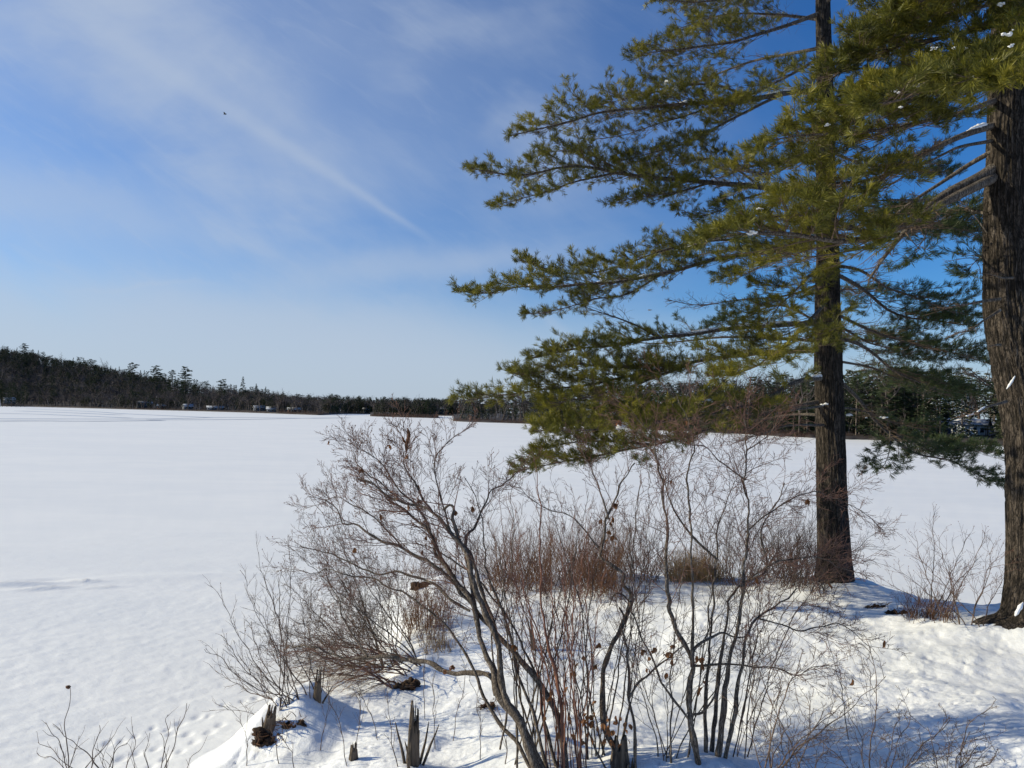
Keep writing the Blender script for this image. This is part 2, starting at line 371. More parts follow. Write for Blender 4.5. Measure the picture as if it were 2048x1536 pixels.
PRINTS = []
for (a, b, n) in [((250, 1480), (560, 1385), 12), ((330, 1530), (470, 1450), 6), ((205, 1536), (400, 1455), 7), ((1180, 1110), (700, 1120), 0)]:
    for k in range(n):
        q = k/(n-1); px = a[0]+(b[0]-a[0])*q+rnd(-7, 7); py = a[1]+(b[1]-a[1])*q+rnd(-9, 9)
        t_ = CAMH*F/(py-hor(px)); PRINTS.append(((px-1024)/F*t_, t_, rnd(.04, .065)))
def lake_z(x, y):
    r = np.hypot(x, y)
    z = .0045*fbm(x*1.3+y*.8, y*2.6-x*1.0, None, 4, 71)+.02*fbm(x*.12, y*.3, None, 3, 75)
    z = z+.0055*fbm(x*5.5+y*2, y*9-x*3, None, 3, 78)*sst(r, 22, 12)
    z = z*sst(r, 400, 60)
    for (cx, cy, a, sx, sy, h) in [(-10.6, 14.9, .18, 1.0, .10, .10), (-9.7, 14.7, .3, .55, .07, .08), (-10.0, 15.4, .25, .6, .12, -.05), (-9.2, 15.25, .2, .35, .05, .07), (-8.6, 14.9, .3, .4, .05, .05),
                                     (-7.5, 15.9, .2, 3.5, .35, .05), (6.9, 16.8, 0, .45, .16, .08), (7.3, 16.5, .1, .35, .14, .05), (8.4, 13.6, .1, 1.2, .25, .14), (10.2, 13.2, .2, 1.6, .4, .16), (7.6, 14.4, .3, .8, .15, .08), (12.5, 13.8, .1, 1.6, .4, .15)]:
        dx = (x-cx)*math.cos(a)+(y-cy)*math.sin(a); dy = -(x-cx)*math.sin(a)+(y-cy)*math.cos(a)
        z = z+h*np.exp(-(dx/sx)**2-(dy/sy)**2)
    sel = (r < 12) & (x < 0) & (r > 6)
    if sel.any():
        xs, ys = x[sel], y[sel]; dz = np.zeros_like(xs)
        for cx, cy, s in PRINTS: dz -= .022*np.exp(-(((xs-cx)/s)**2+((ys-cy)/(s*1.1))**2)**1.5)
        z = z.copy(); z[sel] += dz
    # soft snow apron where the bank meets the ice
    d = shore_dist(x, y); z = z+.10*np.exp(-(d/.8)**2)*(r < 40)
    return z
rs = np.concatenate([geo_rs(2, 6, .05), geo_rs(6.1, 24, .0045), geo_rs(24.4, 3800, .03)])
lake = polar('frozen_lake', rs, ANG, lake_z, M['lake']); tag(lake, kind='structure')

def gz(x, y):
    return max(float(bank_z(np.array([x]), np.array([y]))[0]), .0)
GPC = {}
def gp(px, py):                           # where the view through a photo point meets the ground
    if (px, py) in GPC: return GPC[(px, py)].copy()
    d = at(px, py, 1.)-[0, 0, CAMH]; t = np.concatenate([np.arange(3.5, 20, .1), np.arange(20, 80, 1.)]); lo = None
    for it in range(2):
        X = d[None]*t[:, None]; z = CAMH+X[:, 2]; g_ = np.maximum(bank_z(X[:, 0], X[:, 1]), 0); w = np.nonzero(z <= g_)[0]
        k = w[0] if len(w) else len(t)-1
        if it == 0: t = np.linspace(t[max(0, k-1)], t[k], 12)
    P = at(px, py, t[k]); GPC[(px, py)] = P; return P.copy()
def base_under(P): return np.array([P[0], P[1], gz(P[0], P[1])])

# snow machine tracks far out on the lake
def track(pts, w):
    P = resample([[(px-1024)/F*(CAMH*F/(py-hor(px))), CAMH*F/(py-hor(px)), 0] for px, py in pts], 60)
    T = np.gradient(P, axis=0); N = np.stack([-T[:, 1], T[:, 0], 0*T[:, 0]], -1); N /= np.linalg.norm(N, axis=1, keepdims=True)
    g = Geo(); rows = []
    for k, (o, h) in enumerate([(-.5, .004), (-.4, .05), (-.3, .012), (.3, .012), (.4, .05), (.5, .004)]): rows.append(P+N*o*w+np.array([0, 0, h+.03]))
    V = np.stack(rows, 1); n, k = V.shape[:2]; i = np.arange(n-1)[:, None]; j = np.arange(k-1)[None]
    g.add(V.reshape(-1, 3), np.stack([i*k+j, i*k+j+1, (i+1)*k+j+1, (i+1)*k+j], -1).reshape(-1, 4))
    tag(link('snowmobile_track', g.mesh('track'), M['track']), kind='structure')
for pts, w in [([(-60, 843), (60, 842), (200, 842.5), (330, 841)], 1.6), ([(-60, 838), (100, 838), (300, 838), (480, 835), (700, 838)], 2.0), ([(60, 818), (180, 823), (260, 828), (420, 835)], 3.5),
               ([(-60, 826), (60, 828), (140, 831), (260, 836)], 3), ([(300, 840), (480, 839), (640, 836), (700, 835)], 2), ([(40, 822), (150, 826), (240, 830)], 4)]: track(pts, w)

tick('terrain')
# ------------------------------------------------------------------ far land
def land(name, cols, depth, hf, seed):
    """cols: list of (px, r_shore, z_hill); land sheet behind the shoreline"""
    pxs = np.arange(cols[0][0], cols[-1][0]+1, 8.); C = np.array(cols)
    R = np.interp(pxs, C[:, 0], C[:, 1]); H = np.interp(pxs, C[:, 0], C[:, 2])
    S = np.concatenate([[-1, 0, .8, 2, 4, 8, 14, 22], np.linspace(30, depth, 26), [depth+40]])
    D, PX = np.meshgrid(S, pxs, indexing='ij'); RR = R[None]+D+2*fbm(PX*.05, D*0, None, 2, seed)
    X = (PX-1024)/F*RR; Y = RR
    Z = hf(D, H[None], depth)+np.where(D > 6, 1, 0)*.5*fbm(X*.03, Y*.03, None, 3, seed); Z[0] = -1; Z[-1] = -5
    n, k = Z.shape; i = np.arange(n-1)[:, None]; j = np.arange(k-1)[None]
    V = np.stack([X, Y, Z], -1).reshape(-1, 3)
    o = link(name, make_mesh(name, V, [np.stack([i*k+j, i*k+j+1, (i+1)*k+j+1, (i+1)*k+j], -1).reshape(-1, 4)]), M['forestfloor']); tag(o, kind='structure')
    def pos(px, s):
        r = np.interp(px, C[:, 0], C[:, 1])+s; h = np.interp(px, C[:, 0], C[:, 2])
        return np.array([(px-1024)/F*r, r, float(hf(np.array([float(s)]), h, depth)[0])-.3])
    return pos
hfA = lambda D, H, dep: .8*sst(D, -.5, 2)+H*sst(D, 5, 300)
hfB = lambda D, H, dep: (.7*sst(D, -.5, 2)+H*sst(D, 3, 40))*sst(D, dep+1, dep-14)+.0
SKY = [(-600, 660), (-200, 672), (0, 688), (50, 694), (110, 708), (180, 720), (250, 737), (300, 746), (370, 756), (420, 768), (470, 774), (520, 777), (560, 789), (620, 796), (700, 802), (800, 804), (900, 803), (1300, 806)]
RA = [(-600, 520), (-100, 560), (20, 575), (60, 590), (250, 520), (400, 480), (500, 440), (600, 390), (652, 370), (664, 430), (690, 500), (760, 520), (900, 500), (1300, 480)]
def skyA(px): return np.interp(px, *np.array(SKY).T)
def rA(px): return np.interp(px, *np.array(RA).T)
colsA = [(px, float(rA(px)), max(0, float((hor(px)-skyA(px))/F*(rA(px)+240)+CAMH-15))) for px in range(-600, 1301, 20)]
posA = land('hill', colsA, 420, hfA, 3)
colsB = [(742, 372, 1.), (760, 362, 1.5), (810, 352, 1.5), (868, 345, 1.), (882, 362, .5)]
posB = land('peninsula', colsB, 46, hfB, 5)
colsC = [(908, 262, 1), (925, 250, 2), (1040, 236, 2.5), (1300, 178, 3), (1600, 138, 3), (1990, 112, 3), (2300, 98, 3), (2900, 85, 3)]
posC = land('wooded_shore', colsC, 160, lambda D, H, dep: .6*sst(D, -.5, 2)+H*sst(D, 12, 120), 8)

# tree kit for the far shores: unit trees (height 1 m scaled later), made once
def conifer_geo(kind, seed, nb=26, snow=False, lite=False):
    rs_ = np.random.RandomState(seed); tr = Geo(); cr = Geo(); sn = Geo(); tw = Geo()
    H = 15.; lean = rs_.normal(size=2)*.25
    tr.tube([[0, 0, -1], [lean[0]*.4, lean[1]*.4, H*.5], [lean[0], lean[1], H*.99]], [.24, .15, .02], 5)
    lo = {'pine': .16, 'spruce': .06, 'tall': .30}[kind]
    for k in range(nb):
        q = k/(nb-1); z = H*(lo+(1-lo)*q**.9)
        if kind == 'spruce': L = 2.7*(1-q)**.8+.15
        elif kind == 'tall': L = (1.2+2.6*math.sin(math.pi*min(1, (1-q)*1.1+.12))**.8)*rs_.uniform(.5, 1.15)
        else: L = (2.2*(1-q)**.55+.5+.8*math.sin(q*3.1))*rs_.uniform(.45, 1.2)
        for w in range(rs_.randint(2, 5)):
            a = rs_.uniform(0, 6.283); l = L*rs_.uniform(.7, 1.15); d = np.array([math.cos(a), math.sin(a), 0]); sd_ = np.array([-d[1], d[0], 0])
            droop = {'pine': .12, 'spruce': -.38, 'tall': .10}[kind]; m = max(4, int(l*7))
            b0 = np.array([lean[0]*z/H, lean[1]*z/H, z]); tipp = b0+d*l+np.array([0, 0, droop*l+.1*l*rs_.normal()])
            tw.tube([b0, b0+(tipp-b0)*.5+np.array([0, 0, .05*l]), tipp], [.05, .03, .01], 3)
            for u in range(m if lite else m*3):
                f = rs_.uniform(.22, 1)**.8; wd = (1-f)*.55*l*.5+.16
                c = b0+(tipp-b0)*f+sd_*rs_.uniform(-wd, wd)+np.array([0, 0, rs_.uniform(-.10, .16)])
                s = rs_.uniform(.16, .40)*(1.7 if lite else 1); e1 = rs_.normal(size=3)*[1, 1, .35]; e1 /= np.linalg.norm(e1); e2 = rs_.normal(size=3)*[.8, .8, .5]
                cr.add([c-e1*s*.6, c+e1*s, c+e2*s*.42+np.array([0, 0, .10])], [[0, 1, 2]])
                if snow and rs_.rand() < .34 and f > .3:
                    c = c+np.array([0, 0, .12]); sn.add([c-e1*s*.5, c+e1*s*.7, c+e2*s*.35+np.array([0, 0, .02])], [[0, 1, 2]])
    V = tw
    V.flush(); tr.flush()
    for vv in [V]:
        n0 = tr.n; tr.V.append(np.concatenate(vv.V)); [tr.F.setdefault(k_, []).extend([f+n0 for f in fl]) for k_, fl in vv.F.items()]; tr.n += len(tr.V[-1])
    return tr, cr, sn
def bare_geo(seed, H=11., dens=1., thin=1.):
    rs_ = np.random.RandomState(seed); tr = Geo(); cr = Geo()
    def grow(p, d, L, r, lv):
        n = 4; P = [p]; dd = d.copy()
        for k in range(n-1):
            dd = dd+rs_.normal(size=3)*.16+np.array([0, 0, .07]); dd /= np.linalg.norm(dd); P.append(P[-1]+dd*L/(n-1))
        P = np.array(P); (tr if lv < 1 else cr).tube(P, np.linspace(r, r*.45 if lv < 3 else r*.3, n), 5 if lv < 1 else 3)
        if lv >= 3: return
        for c in range(int((7 if lv == 0 else 5 if lv == 1 else 4)*dens+rs_.rand())):
            q = rs_.uniform(.3 if lv == 0 else .2, 1.); i = min(n-2, int(q*(n-1))); b = P[i]+(P[i+1]-P[i])*(q*(n-1)-i)
            t_ = unit(P[i+1]-P[i]); o = rs_.normal(size=3); o -= t_*o.dot(t_); o /= np.linalg.norm(o)
            grow(b, unit(t_*.75+o*.6+np.array([0, 0, .15])), L*rs_.uniform(.38, .62), r*.42, lv+1)
    grow(np.array([0, 0, -.5]), unit(np.array([rs_.normal()*.06, rs_.normal()*.06, 1])), H*.8, .17*thin, 0)
    return tr, cr
def proto_tree(kind, seed, snow=False, lit=False, lite=False):
    if kind == 'bare':
        a, b = bare_geo(seed, 11., .62 if lite else 1., 1.7 if lite else 1.); return [('trunk', a.mesh('bare_trunk'), M['fartrunk']), ('crown', b.mesh('bare_crown'), M['farbare'])], 11.
    if kind == 'birch':
        a, b = bare_geo(seed, 11, .8, .7); return [('trunk', a.mesh('birch_trunk'), M['birch']), ('crown', b.mesh('birch_crown'), M['farbare'])], 11.
    a, b, c = conifer_geo(kind, seed, 26 if kind != 'spruce' else 30, snow, lite)
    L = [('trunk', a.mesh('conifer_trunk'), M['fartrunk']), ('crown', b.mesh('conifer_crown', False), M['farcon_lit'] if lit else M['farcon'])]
    if snow: L.append(('snow_on_boughs', c.mesh('conifer_snow', False), M['snow']))
    return L, 15.
PROTO = {}
for k, s in [('pine', 1), ('pine', 2), ('tall', 3), ('tall', 4), ('spruce', 5), ('bare', 6), ('bare', 7), ('bare', 8), ('birch', 9)]: PROTO.setdefault(k, []).append(proto_tree(k, s))
PROTO['snowy'] = [proto_tree('spruce', 21, True), proto_tree('pine', 22, True)]
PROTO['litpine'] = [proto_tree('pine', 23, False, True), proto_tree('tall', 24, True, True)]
for k, s in [('pine', 41), ('tall', 43), ('spruce', 45), ('bare', 46), ('bare', 47), ('bare', 49), ('pine', 48)]: PROTO.setdefault(k+'L', []).append(proto_tree(k, s, lite=True))
PROTO['snowyL'] = PROTO['snowy']; PROTO['litpineL'] = PROTO['litpine']; PROTO['birchL'] = PROTO['birch']
KNAME = dict(pine='pine_tree', tall='pine_tree', spruce='spruce_tree', bare='bare_tree', birch='birch_tree', snowy='spruce_tree', litpine='pine_tree')
KWORD = dict(pine='dark green layered pine', tall='tall dark pine with a layered top', spruce='narrow dark spruce', bare='leafless grey brown tree', birch='leafless pale barked birch', snowy='snow dusted dark evergreen', litpine='olive green pine in the sunlight')
def zone(P):
    px = 1024+F*P[0]/P[1]
    for lim, w in [(40, 'at the far left edge'), (130, 'above the first cottages at the left'), (230, 'left of the dark shore house'), (340, 'around the dark shore house'), (430, 'above the steep roofed cottage'), (530, 'above the long boathouse'), (660, 'above the cottages near the tip'), (745, 'in the far cove'), (810, 'on the left half'), (890, 'on the right half'),
                   (1000, 'left of the lowest bough tips'), (1150, 'seen under the lowest boughs'), (1400, 'seen between the boughs'), (1640, 'just left of the middle trunk'), (1760, 'just right of the middle trunk'), (1880, 'halfway between the two trunks'), (1990, 'around the white cabin')]:
        if px < lim: return w
    return 'beyond the right trunk'
def far_tree(kind, P, h, where, label=None):
    pr, H = random.choice(PROTO[kind]); s = h/H
    gname = '%s %s, %s' % (KWORD[kind], where, zone(P)) if where else KWORD[kind]
    if len(gname.split()) > 16: gname = '%s, %s' % (KWORD[kind], zone(P))
    o = thing(KNAME[kind], label or gname, 'tree', P, group=gname); o.rotation_euler = (0, 0, rnd(0, 6.28)); o.scale = (s*rnd(.85, 1.15), s*rnd(.85, 1.15), s)
    for n, me, m in pr: link(n, me, m, o)
    return o
FOREST = {}
def mass_tree(kind, P, h, key):               # part of the wood that reads as one mass
    pr, H = random.choice(PROTO[kind+'L']); s = h/H; a = rnd(0, 6.28); ca, sa = math.cos(a), math.sin(a)
    for n, me, m in pr:
        if n == 'snow_on_boughs' and key[0] == 'A': continue
        nv = len(me.vertices); V = np.empty(nv*3, np.float32); me.vertices.foreach_get('co', V); V = V.reshape(-1, 3)
        if (me.name, 'f') not in FOREST:
            F_ = {}
            for p in me.polygons: F_.setdefault(len(p.vertices), []).append(list(p.vertices))
            FOREST[(me.name, 'f')] = {k_: np.array(v) for k_, v in F_.items()}
        wd = 1.5 if m.name not in ('far tree trunks', 'pale birch bark') else 1.
        W = np.stack([(V[:, 0]*ca-V[:, 1]*sa)*s*wd, (V[:, 0]*sa+V[:, 1]*ca)*s*wd, V[:, 2]*s], -1)+P
        g = FOREST.setdefault((key, m.name), (Geo(), m))[0]; g.add(W, *FOREST[(me.name, 'f')].values())
def top_h(px, pos, py):                        # height that puts a tree's top at photo row py
    return (hor(px)-py)/F*pos[1]+CAMH-pos[2]
# left hillside
for k in range(2100):
    px = rnd(-420, 1150) if k % 3 == 0 else rnd(-30, 680); s = rnd(5, 330) if k % 3 else rnd(2, 50); P = posA(px, s)
    kd = random.choices(['bare', 'pine', 'spruce', 'tall'], [.40, .28, .2, .12])[0] if s > 190 else random.choices(['bare', 'pine', 'birch', 'tall'], [.78, .13, .02, .07])[0]
    h = rnd(9, 14)*(1 if s > 40 else .8); mx = top_h(px, P, skyA(px)-2); h = min(h, max(4, mx+rnd(-2, 1))); mass_tree(kd, P, h, 'A')
for k in range(150):                           # skyline row
    px = k*8.3-60+rnd(-4, 4); s = rnd(190, 290); P = posA(px, s); h = top_h(px, P, skyA(px)+rnd(-5, 5)); h = max(5, min(19, h)); far_tree(random.choice(['pine', 'spruce', 'spruce', 'tall', 'bare', 'pine']), P, h, 'on the wooded hill')
for k in range(110):                           # row behind the shoreline
    px = rnd(0, 655); s = rnd(3, 60); P = posA(px, s); h = min(rnd(9, 15), top_h(px, P, skyA(px)+10)); far_tree(random.choice(['bare', 'bare', 'bare', 'pine', 'birch' if k % 3 == 0 else 'bare']), P, h, 'on the left shore')
for px, py, s, kd, lab in [(45, 688, 240, 'tall', 'tall pine on the crest of the hill at the left'), (265, 728, 120, 'tall', 'small flat topped pine breaking the middle of the hill skyline'), (311, 734, 90, 'tall', 'bushy pine where the hill skyline begins to step down'), (344, 741, 80, 'pine', 'pine just left of the tallest pine on the left shore'),
                         (370, 736, 60, 'tall', 'tallest pine with a layered top on the left shore'), (445, 760, 60, 'tall', 'small round topped pine between two taller pines on the left shore'), (486, 754, 60, 'spruce', 'pointed pine standing highest near the end of the left shore'),
                         (512, 768, 50, 'spruce', 'short spruce right beside the pointed pine'), (532, 774, 40, 'spruce', 'spruce at the right end of the left treeline'), (547, 783, 40, 'spruce', 'last small spruce before the treeline drops'),
                         (618, 789, 40, 'pine', 'round pine above the red brown cottage'), (676, 791, 60, 'spruce', 'lone spruce tip above the far cove')]:
    P = posA(px, s); far_tree(kd, P, top_h(px, P, py), 'on the left shore', lab)
for k in range(9):                             # nearer pines by the left frame edge
    px = -20+k*9; P = posA(px, rnd(1, 8)); P[1] *= .93; P[0] *= .93; P[2] = -.2; far_tree('pine', P, rnd(15, 23), 'on the point')
P = posA(4, 1); P[0] *= .92; P[1] *= .92; P[2] = -.2; far_tree('birch', P, 26, '', 'tall pale leafless birch at the far left edge')
for k in range(380):
    px = rnd(655, 1010); P = posA(px, rnd(2, 70)); mass_tree(random.choice(['bare', 'pine', 'spruce', 'pine']), P, rnd(8, 13), 'A')
for k in range(600):
    px = rnd(-60, 330); P = posA(px, rnd(60, 330)); mass_tree(random.choice(['bare', 'pine', 'spruce', 'bare']), P, min(13, max(5, top_h(px, P, skyA(px)+1))), 'A')
# middle peninsula and its trees
for k in range(46):
    px = 752+k*2.7+rnd(-2, 2); s = rnd(4, 34); P = posB(px, s); far_tree(random.choice(['bare', 'tall', 'pine', 'bare', 'spruce']), P, top_h(px, P, rnd(796, 812)), 'on the peninsula')
for k in range(90):
    px = rnd(748, 876); P = posB(px, rnd(3, 40)); mass_tree(random.choice(['bare', 'bare', 'pine']), P, rnd(5, 9), 'A')
# right hand wooded shore
SKYC = [(905, 800), (935, 804), (1100, 790), (1200, 772), (1300, 770), (1500, 758), (1700, 745), (1850, 738), (2000, 742), (2900, 730)]
def skyC(px): return float(np.interp(px, *np.array(SKYC).T))
for k in range(70):
    px = 922+k*16+rnd(-6, 6); s = rnd(4, 60) if not 1888 < px < 2000 else rnd(46, 60); P = posC(px, s); f = px > 1500
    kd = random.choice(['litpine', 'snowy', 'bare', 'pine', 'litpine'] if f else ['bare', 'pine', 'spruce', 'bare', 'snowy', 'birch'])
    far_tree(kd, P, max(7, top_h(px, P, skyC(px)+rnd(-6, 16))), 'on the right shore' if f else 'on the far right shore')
for k in range(900):
    px = 920+rnd(0, 1900); s = rnd(3, 150) if k % 2 else rnd(2, 30); P = posC(px, s); f = px > 1500
    h = min(rnd(9, 15) if k % 3 else rnd(4, 8), top_h(px, P, skyC(px)-2)) if px > 960 else rnd(6, 9)
    if not ((1888 < px < 2000 and s < 44) or (1840 < px < 2000 and 12 < s < 60)): mass_tree(random.choice(['bare', 'pine', 'pine', 'spruce', 'spruce', 'bare'] if f else ['bare', 'bare', 'pine', 'bare', 'snowy']), P, max(5, h), 'C')
for px, h, lab in [(1925, 12, 'big snow dusted spruce to the left of the white cabin'), (1862, 13, 'wide snow laden spruce seen between the two pine trunks')]:
    P = posC(px, 7); far_tree('snowy', P, h, 'on the right hand shore', lab)
n_ = 0
for key, v in list(FOREST.items()):
    if isinstance(v, tuple):
        o = link('far_forest', v[0].mesh('far_forest', False), v[1]); tag(o, 'mass of %s in the wood across the lake' % {'far bare twigs': 'bare grey branches', 'far tree trunks': 'dark trunks', 'fluffy snow': 'snow caught on evergreen boughs', 'pale birch bark': 'pale birch stems', 'far conifer needles': 'dark evergreen crowns', 'olive conifer needles': 'sunlit olive evergreen crowns'}[v[1].name]+(' on the left hill' if key[0] == 'A' else ' on the right shore'), 'forest', kind='stuff')
# brush along the waterlines
def shore_brush(pos, p0, p1, step, h, name_where):
    g = Geo()
    px = p0
    while px < p1:
        P = pos(px, rnd(-.5, 2.5))
        for q in range(9):
            a = rnd(0, 6.28); l = rnd(.4, 1)*h; B = P+np.array([rnd(-1.2, 1.2), rnd(-1, 1), 0]); T_ = B+np.array([math.cos(a)*.35*l, math.sin(a)*.35*l, l])
            g.tube([B-[0, 0, .3], (B+T_)/2+RS.normal(size=3)*.08, T_], [.035, .025, .012], 3)
        px += step
    tag(link('shore_brush', g.mesh('shore_brush'), M['shorebrush']), 'low reddish brush along the waterline '+name_where, 'brush', kind='stuff')
shore_brush(posB, 748, 878, .8, 2.0, 'of the small peninsula'); shore_brush(posC, 912, 1700, 1.3, 1.3, 'of the near wooded point'); shore_brush(posA, 560, 655, 1.2, 2.2, 'at the end of the left shore')
shore_brush(posA, 60, 540, 2.2, 1.5, 'under the left hill'); shore_brush(posC, 1700, 2300, 7, .6, 'of the right hand shore')

tick('fartrees')
# ------------------------------------------------------------------ houses
def house(px, s, pos, w, d, h, rf, wall, label, rz=0., nwin=4, group=None, chim=False, porch=False, snowroof=True, zoff=.3):
    if px < 900: w *= .8; h *= .75; rf *= .7; s *= .8
    P = pos(px, s); P[2] += zoff; o = thing('house', label, 'house', P, group); o.rotation_euler = (0, 0, math.atan2(-P[0], P[1])+rz)
    g = Geo(); g.box((0, 0, h/2-.6), (w, d, h+1.2))
    for sy in (-1, 1): g.add([[-w/2, 0+sy*0, h], [w/2, 0, h], [0, 0, h]], np.zeros((0, 3), int))
    g.add([[-w/2, -d/2, h], [-w/2, d/2, h], [-w/2, 0, h+rf], [w/2, -d/2, h], [w/2, d/2, h], [w/2, 0, h+rf]], [[0, 1, 2], [5, 4, 3]]); link('wall', g.mesh('house_wall', False), wall, o)
    g = Geo(); e = .45; t_ = .22
    for sy in (-1, 1):
        a = [-w/2-e, sy*(d/2+e), h-rf*e/(d/2)]; b = [-w/2-e, 0, h+rf]; V = np.array([a, b, [w/2+e, 0, h+rf], [w/2+e, a[1], a[2]]]); V2 = V+[0, 0, t_]
        g.add(np.vstack([V+[0, 0, .02], V2]), [[0, 1, 2, 3], [7, 6, 5, 4], [0, 3, 7, 4], [0, 4, 5, 1], [3, 2, 6, 7]])
    rf_ = link('roof', g.mesh('house_roof', False), M['shoresnow'] if snowroof else M['wgrey'], o)
    if chim: g = Geo(); g.box((w*.22, .4, h+rf+.3), (.6, .6, 1.5)); link('chimney', g.mesh('chimney', False), M['wbrown'], rf_)
    for k in range(nwin):
        x = -w/2+w*(k+.5)/nwin; g = Geo(); g.box((x, -d/2-.02, h*.55), (w/nwin*.62, .08, h*.46)); f_ = link('window', g.mesh('window', False), M['wwhite'], o)
        g = Geo(); g.box((x, -d/2-.07, h*.55), (w/nwin*.5, .04, h*.38)); link('pane', g.mesh('pane', False), M['glass'], f_)
    g = Geo(); g.box((w/2+.02, 0, 1.0), (.08, .95, 2)); dr = link('door', g.mesh('door', False), M['wbrown'], o)
    if porch:
        g = Geo(); g.box((0, -d/2-1.2, .15), (w*1.15, 2.2, .25)); link('deck', g.mesh('deck', False), M['wood'], o)
        for k in range(6): g = Geo(); x = -w*.55+w*1.1*k/5; g.box((x, -d/2-2.2, .75), (.1, .1, 1.)); link('post', g.mesh('post', False), M['wood'], o)
    return o
house(1941, 24, posC, 5.8, 5, 2.3, .9, M['wwhite'], 'small white cabin with many windows on the right hand shore', -.15, 5, porch=True, zoff=.5)
house(1902, 42, posC, 3.6, 4, 2.2, .8, M['wgrey'], 'shaded grey cabin to the left of the white cabin', .2, 2, zoff=.4)
house(1994, 44, posC, 5, 4, 1.8, .5, M['wgrey'], 'long low grey building beside the right hand pine trunk', 0, 5, zoff=.4)
house(290, 30, posA, 12, 8, 4, 2.2, M['wgrey'], 'dark house with a snowy roof among trees on the left shore', .2, 4, chim=True, zoff=1)
house(325, 22, posA, 7, 5, 3, 1.4, M['wbrown'], 'little brown cottage just right of the dark shore house', -.1, 3)
house(378, 20, posA, 8, 6, 3, 2.2, M['wgrey'], 'cottage with a steep snowy roof in the middle of the left shore', .3, 3)
house(432, 14, posA, 13, 6, 2.6, 1.3, M['wgrey'], 'long blue grey boathouse with snowy roof on the left shore', 0, 5)
house(520, 26, posA, 8, 7, 3.4, 1.6, M['wgrey'], 'pale two storey house near the end of the left shore', .15, 3)
house(546, 14, posA, 8, 6, 2.4, 1.8, M['wgrey'], 'snow roofed cottage at the waterline near the end of the left shore', 0, 3)
house(590, 18, posA, 9, 6, 2.6, 1.3, M['wbrown'], 'red brown cottage near the tip of the left shore', 0, 4, chim=True)
house(733, 18, posA, 5, 6, 3.4, 1.6, M['wgrey'], 'tiny white house in the far cove', 0, 2)
house(887, 26, posA, 12, 8, 4, 2.5, M['wgrey'], 'blue grey house with a snowy roof between the two peninsulas', 0, 4, zoff=1.5)
house(20, 8, posA, 9, 6, 3.4, 1.8, M['wgrey'], 'house half hidden under pines at the far left', .3, 3, zoff=3)

tick('houses')
# ------------------------------------------------------------------ the two big pines
def trunk_mesh(ctrl, amp=.016, sides=110, rings=520, name='trunk', flare=None, origin=None):
    P = np.array([c[:3] for c in ctrl]); w = np.array([c[3] for c in ctrl])
    seg = np.linalg.norm(np.diff(P, axis=0), axis=1); cum = np.concatenate([[0], np.cumsum(seg)])
    C = resample(P, rings); s = np.linspace(0, cum[-1], rings); R = np.interp(s, cum, w)
    T = np.gradient(C, axis=0); T /= np.linalg.norm(T, axis=1, keepdims=True)
    A = np.cross(T, [0, 1, 0]); A /= np.linalg.norm(A, axis=1, keepdims=True); B = np.cross(T, A)
    th = np.arange(sides)/sides*2*math.pi; S, TH = np.meshgrid(s, th, indexing='ij')
    cx, cy = np.cos(TH), np.sin(TH); k = 9
    wob = fbm(cx*2.1, cy*2.1, S*1.5, 3, 60)*.16
    kk = k*.5*min(1.6, max(1., R.max()/.22)); n1 = np.abs(fbm(cx*kk+wob, cy*kk+wob, S*1.7, 3, 61)); n2 = np.abs(fbm(cx*kk*2, cy*kk*2, S*5, 3, 66))
    ridge = np.clip(n1*1.1, 0, .6)+.4*np.clip(n2, 0, .6)
    low = .06*fbm(cx*1.1, cy*1.1, S*.5, 2, 63)
    RR = R[:, None]*(1+low)+amp*(ridge-.3)*np.clip(R[:, None]/.2, .15, 1.3)
    if flare:
        RR = RR+R[:, None]*np.exp(-S/.28)*(.32+.30*np.maximum(0, np.cos(TH*flare+.8)))
    V = C[:, None]+RR[..., None]*(cx[..., None]*A[:, None]+cy[..., None]*B[:, None])
    n, m = S.shape; i = np.arange(n-1)[:, None]; j = np.arange(m)[None]; j2 = (j+1) % m
    return make_mesh(name, V.reshape(-1, 3)-np.array(origin), [np.stack([i*m+j, (i+1)*m+j, (i+1)*m+j2, i*m+j2], -1).reshape(-1, 4)])
def needles(g, P, A, n=20, L=.095, w=.0042, spread=.75):
    P = np.asarray(P); A = np.asarray(A); m = len(P)
    if not m: return
    b = np.repeat(P, n, 0); a = np.repeat(A, n, 0)
    d = RS.normal(size=(m*n, 3)); d /= np.linalg.norm(d, axis=1, keepdims=True); d = a+d*spread; d /= np.linalg.norm(d, axis=1, keepdims=True)
    b = b-a*RS.uniform(-.01, .05, (m*n, 1)); ln = L*RS.uniform(.7, 1.15, (m*n, 1))
    tip = b+d*ln; tip[:, 2] -= .006*RS.rand(m*n)
    sidev = np.cross(d, RS.normal(size=(m*n, 3))); sidev /= np.maximum(1e-9, np.linalg.norm(sidev, axis=1, keepdims=True)); sidev *= w/2
    mid = b+d*ln*.55
    V = np.stack([b, mid+sidev, tip, mid-sidev], 1).reshape(-1, 3); k = np.arange(m*n)[:, None]*4
    g.add(V, k+np.array([[0, 1, 2, 3]]))
def path(p, d, L, n=5, wig=.06, lift=0.):
    P = [np.array(p, float)]; dd = unit(d)
    for k in range(n-1):
        dd = unit(dd+RS.normal(size=3)*wig+np.array([0, 0, lift])); P.append(P[-1]+dd*L/(n-1))
    return np.array(P)
def atpath(P, q):
    x = q*(len(P)-1); i = min(len(P)-2, int(x)); return P[i]+(P[i+1]-P[i])*(x-i), unit(P[i+1]-P[i])
STAT = dict(tufts=0); DENS = .46
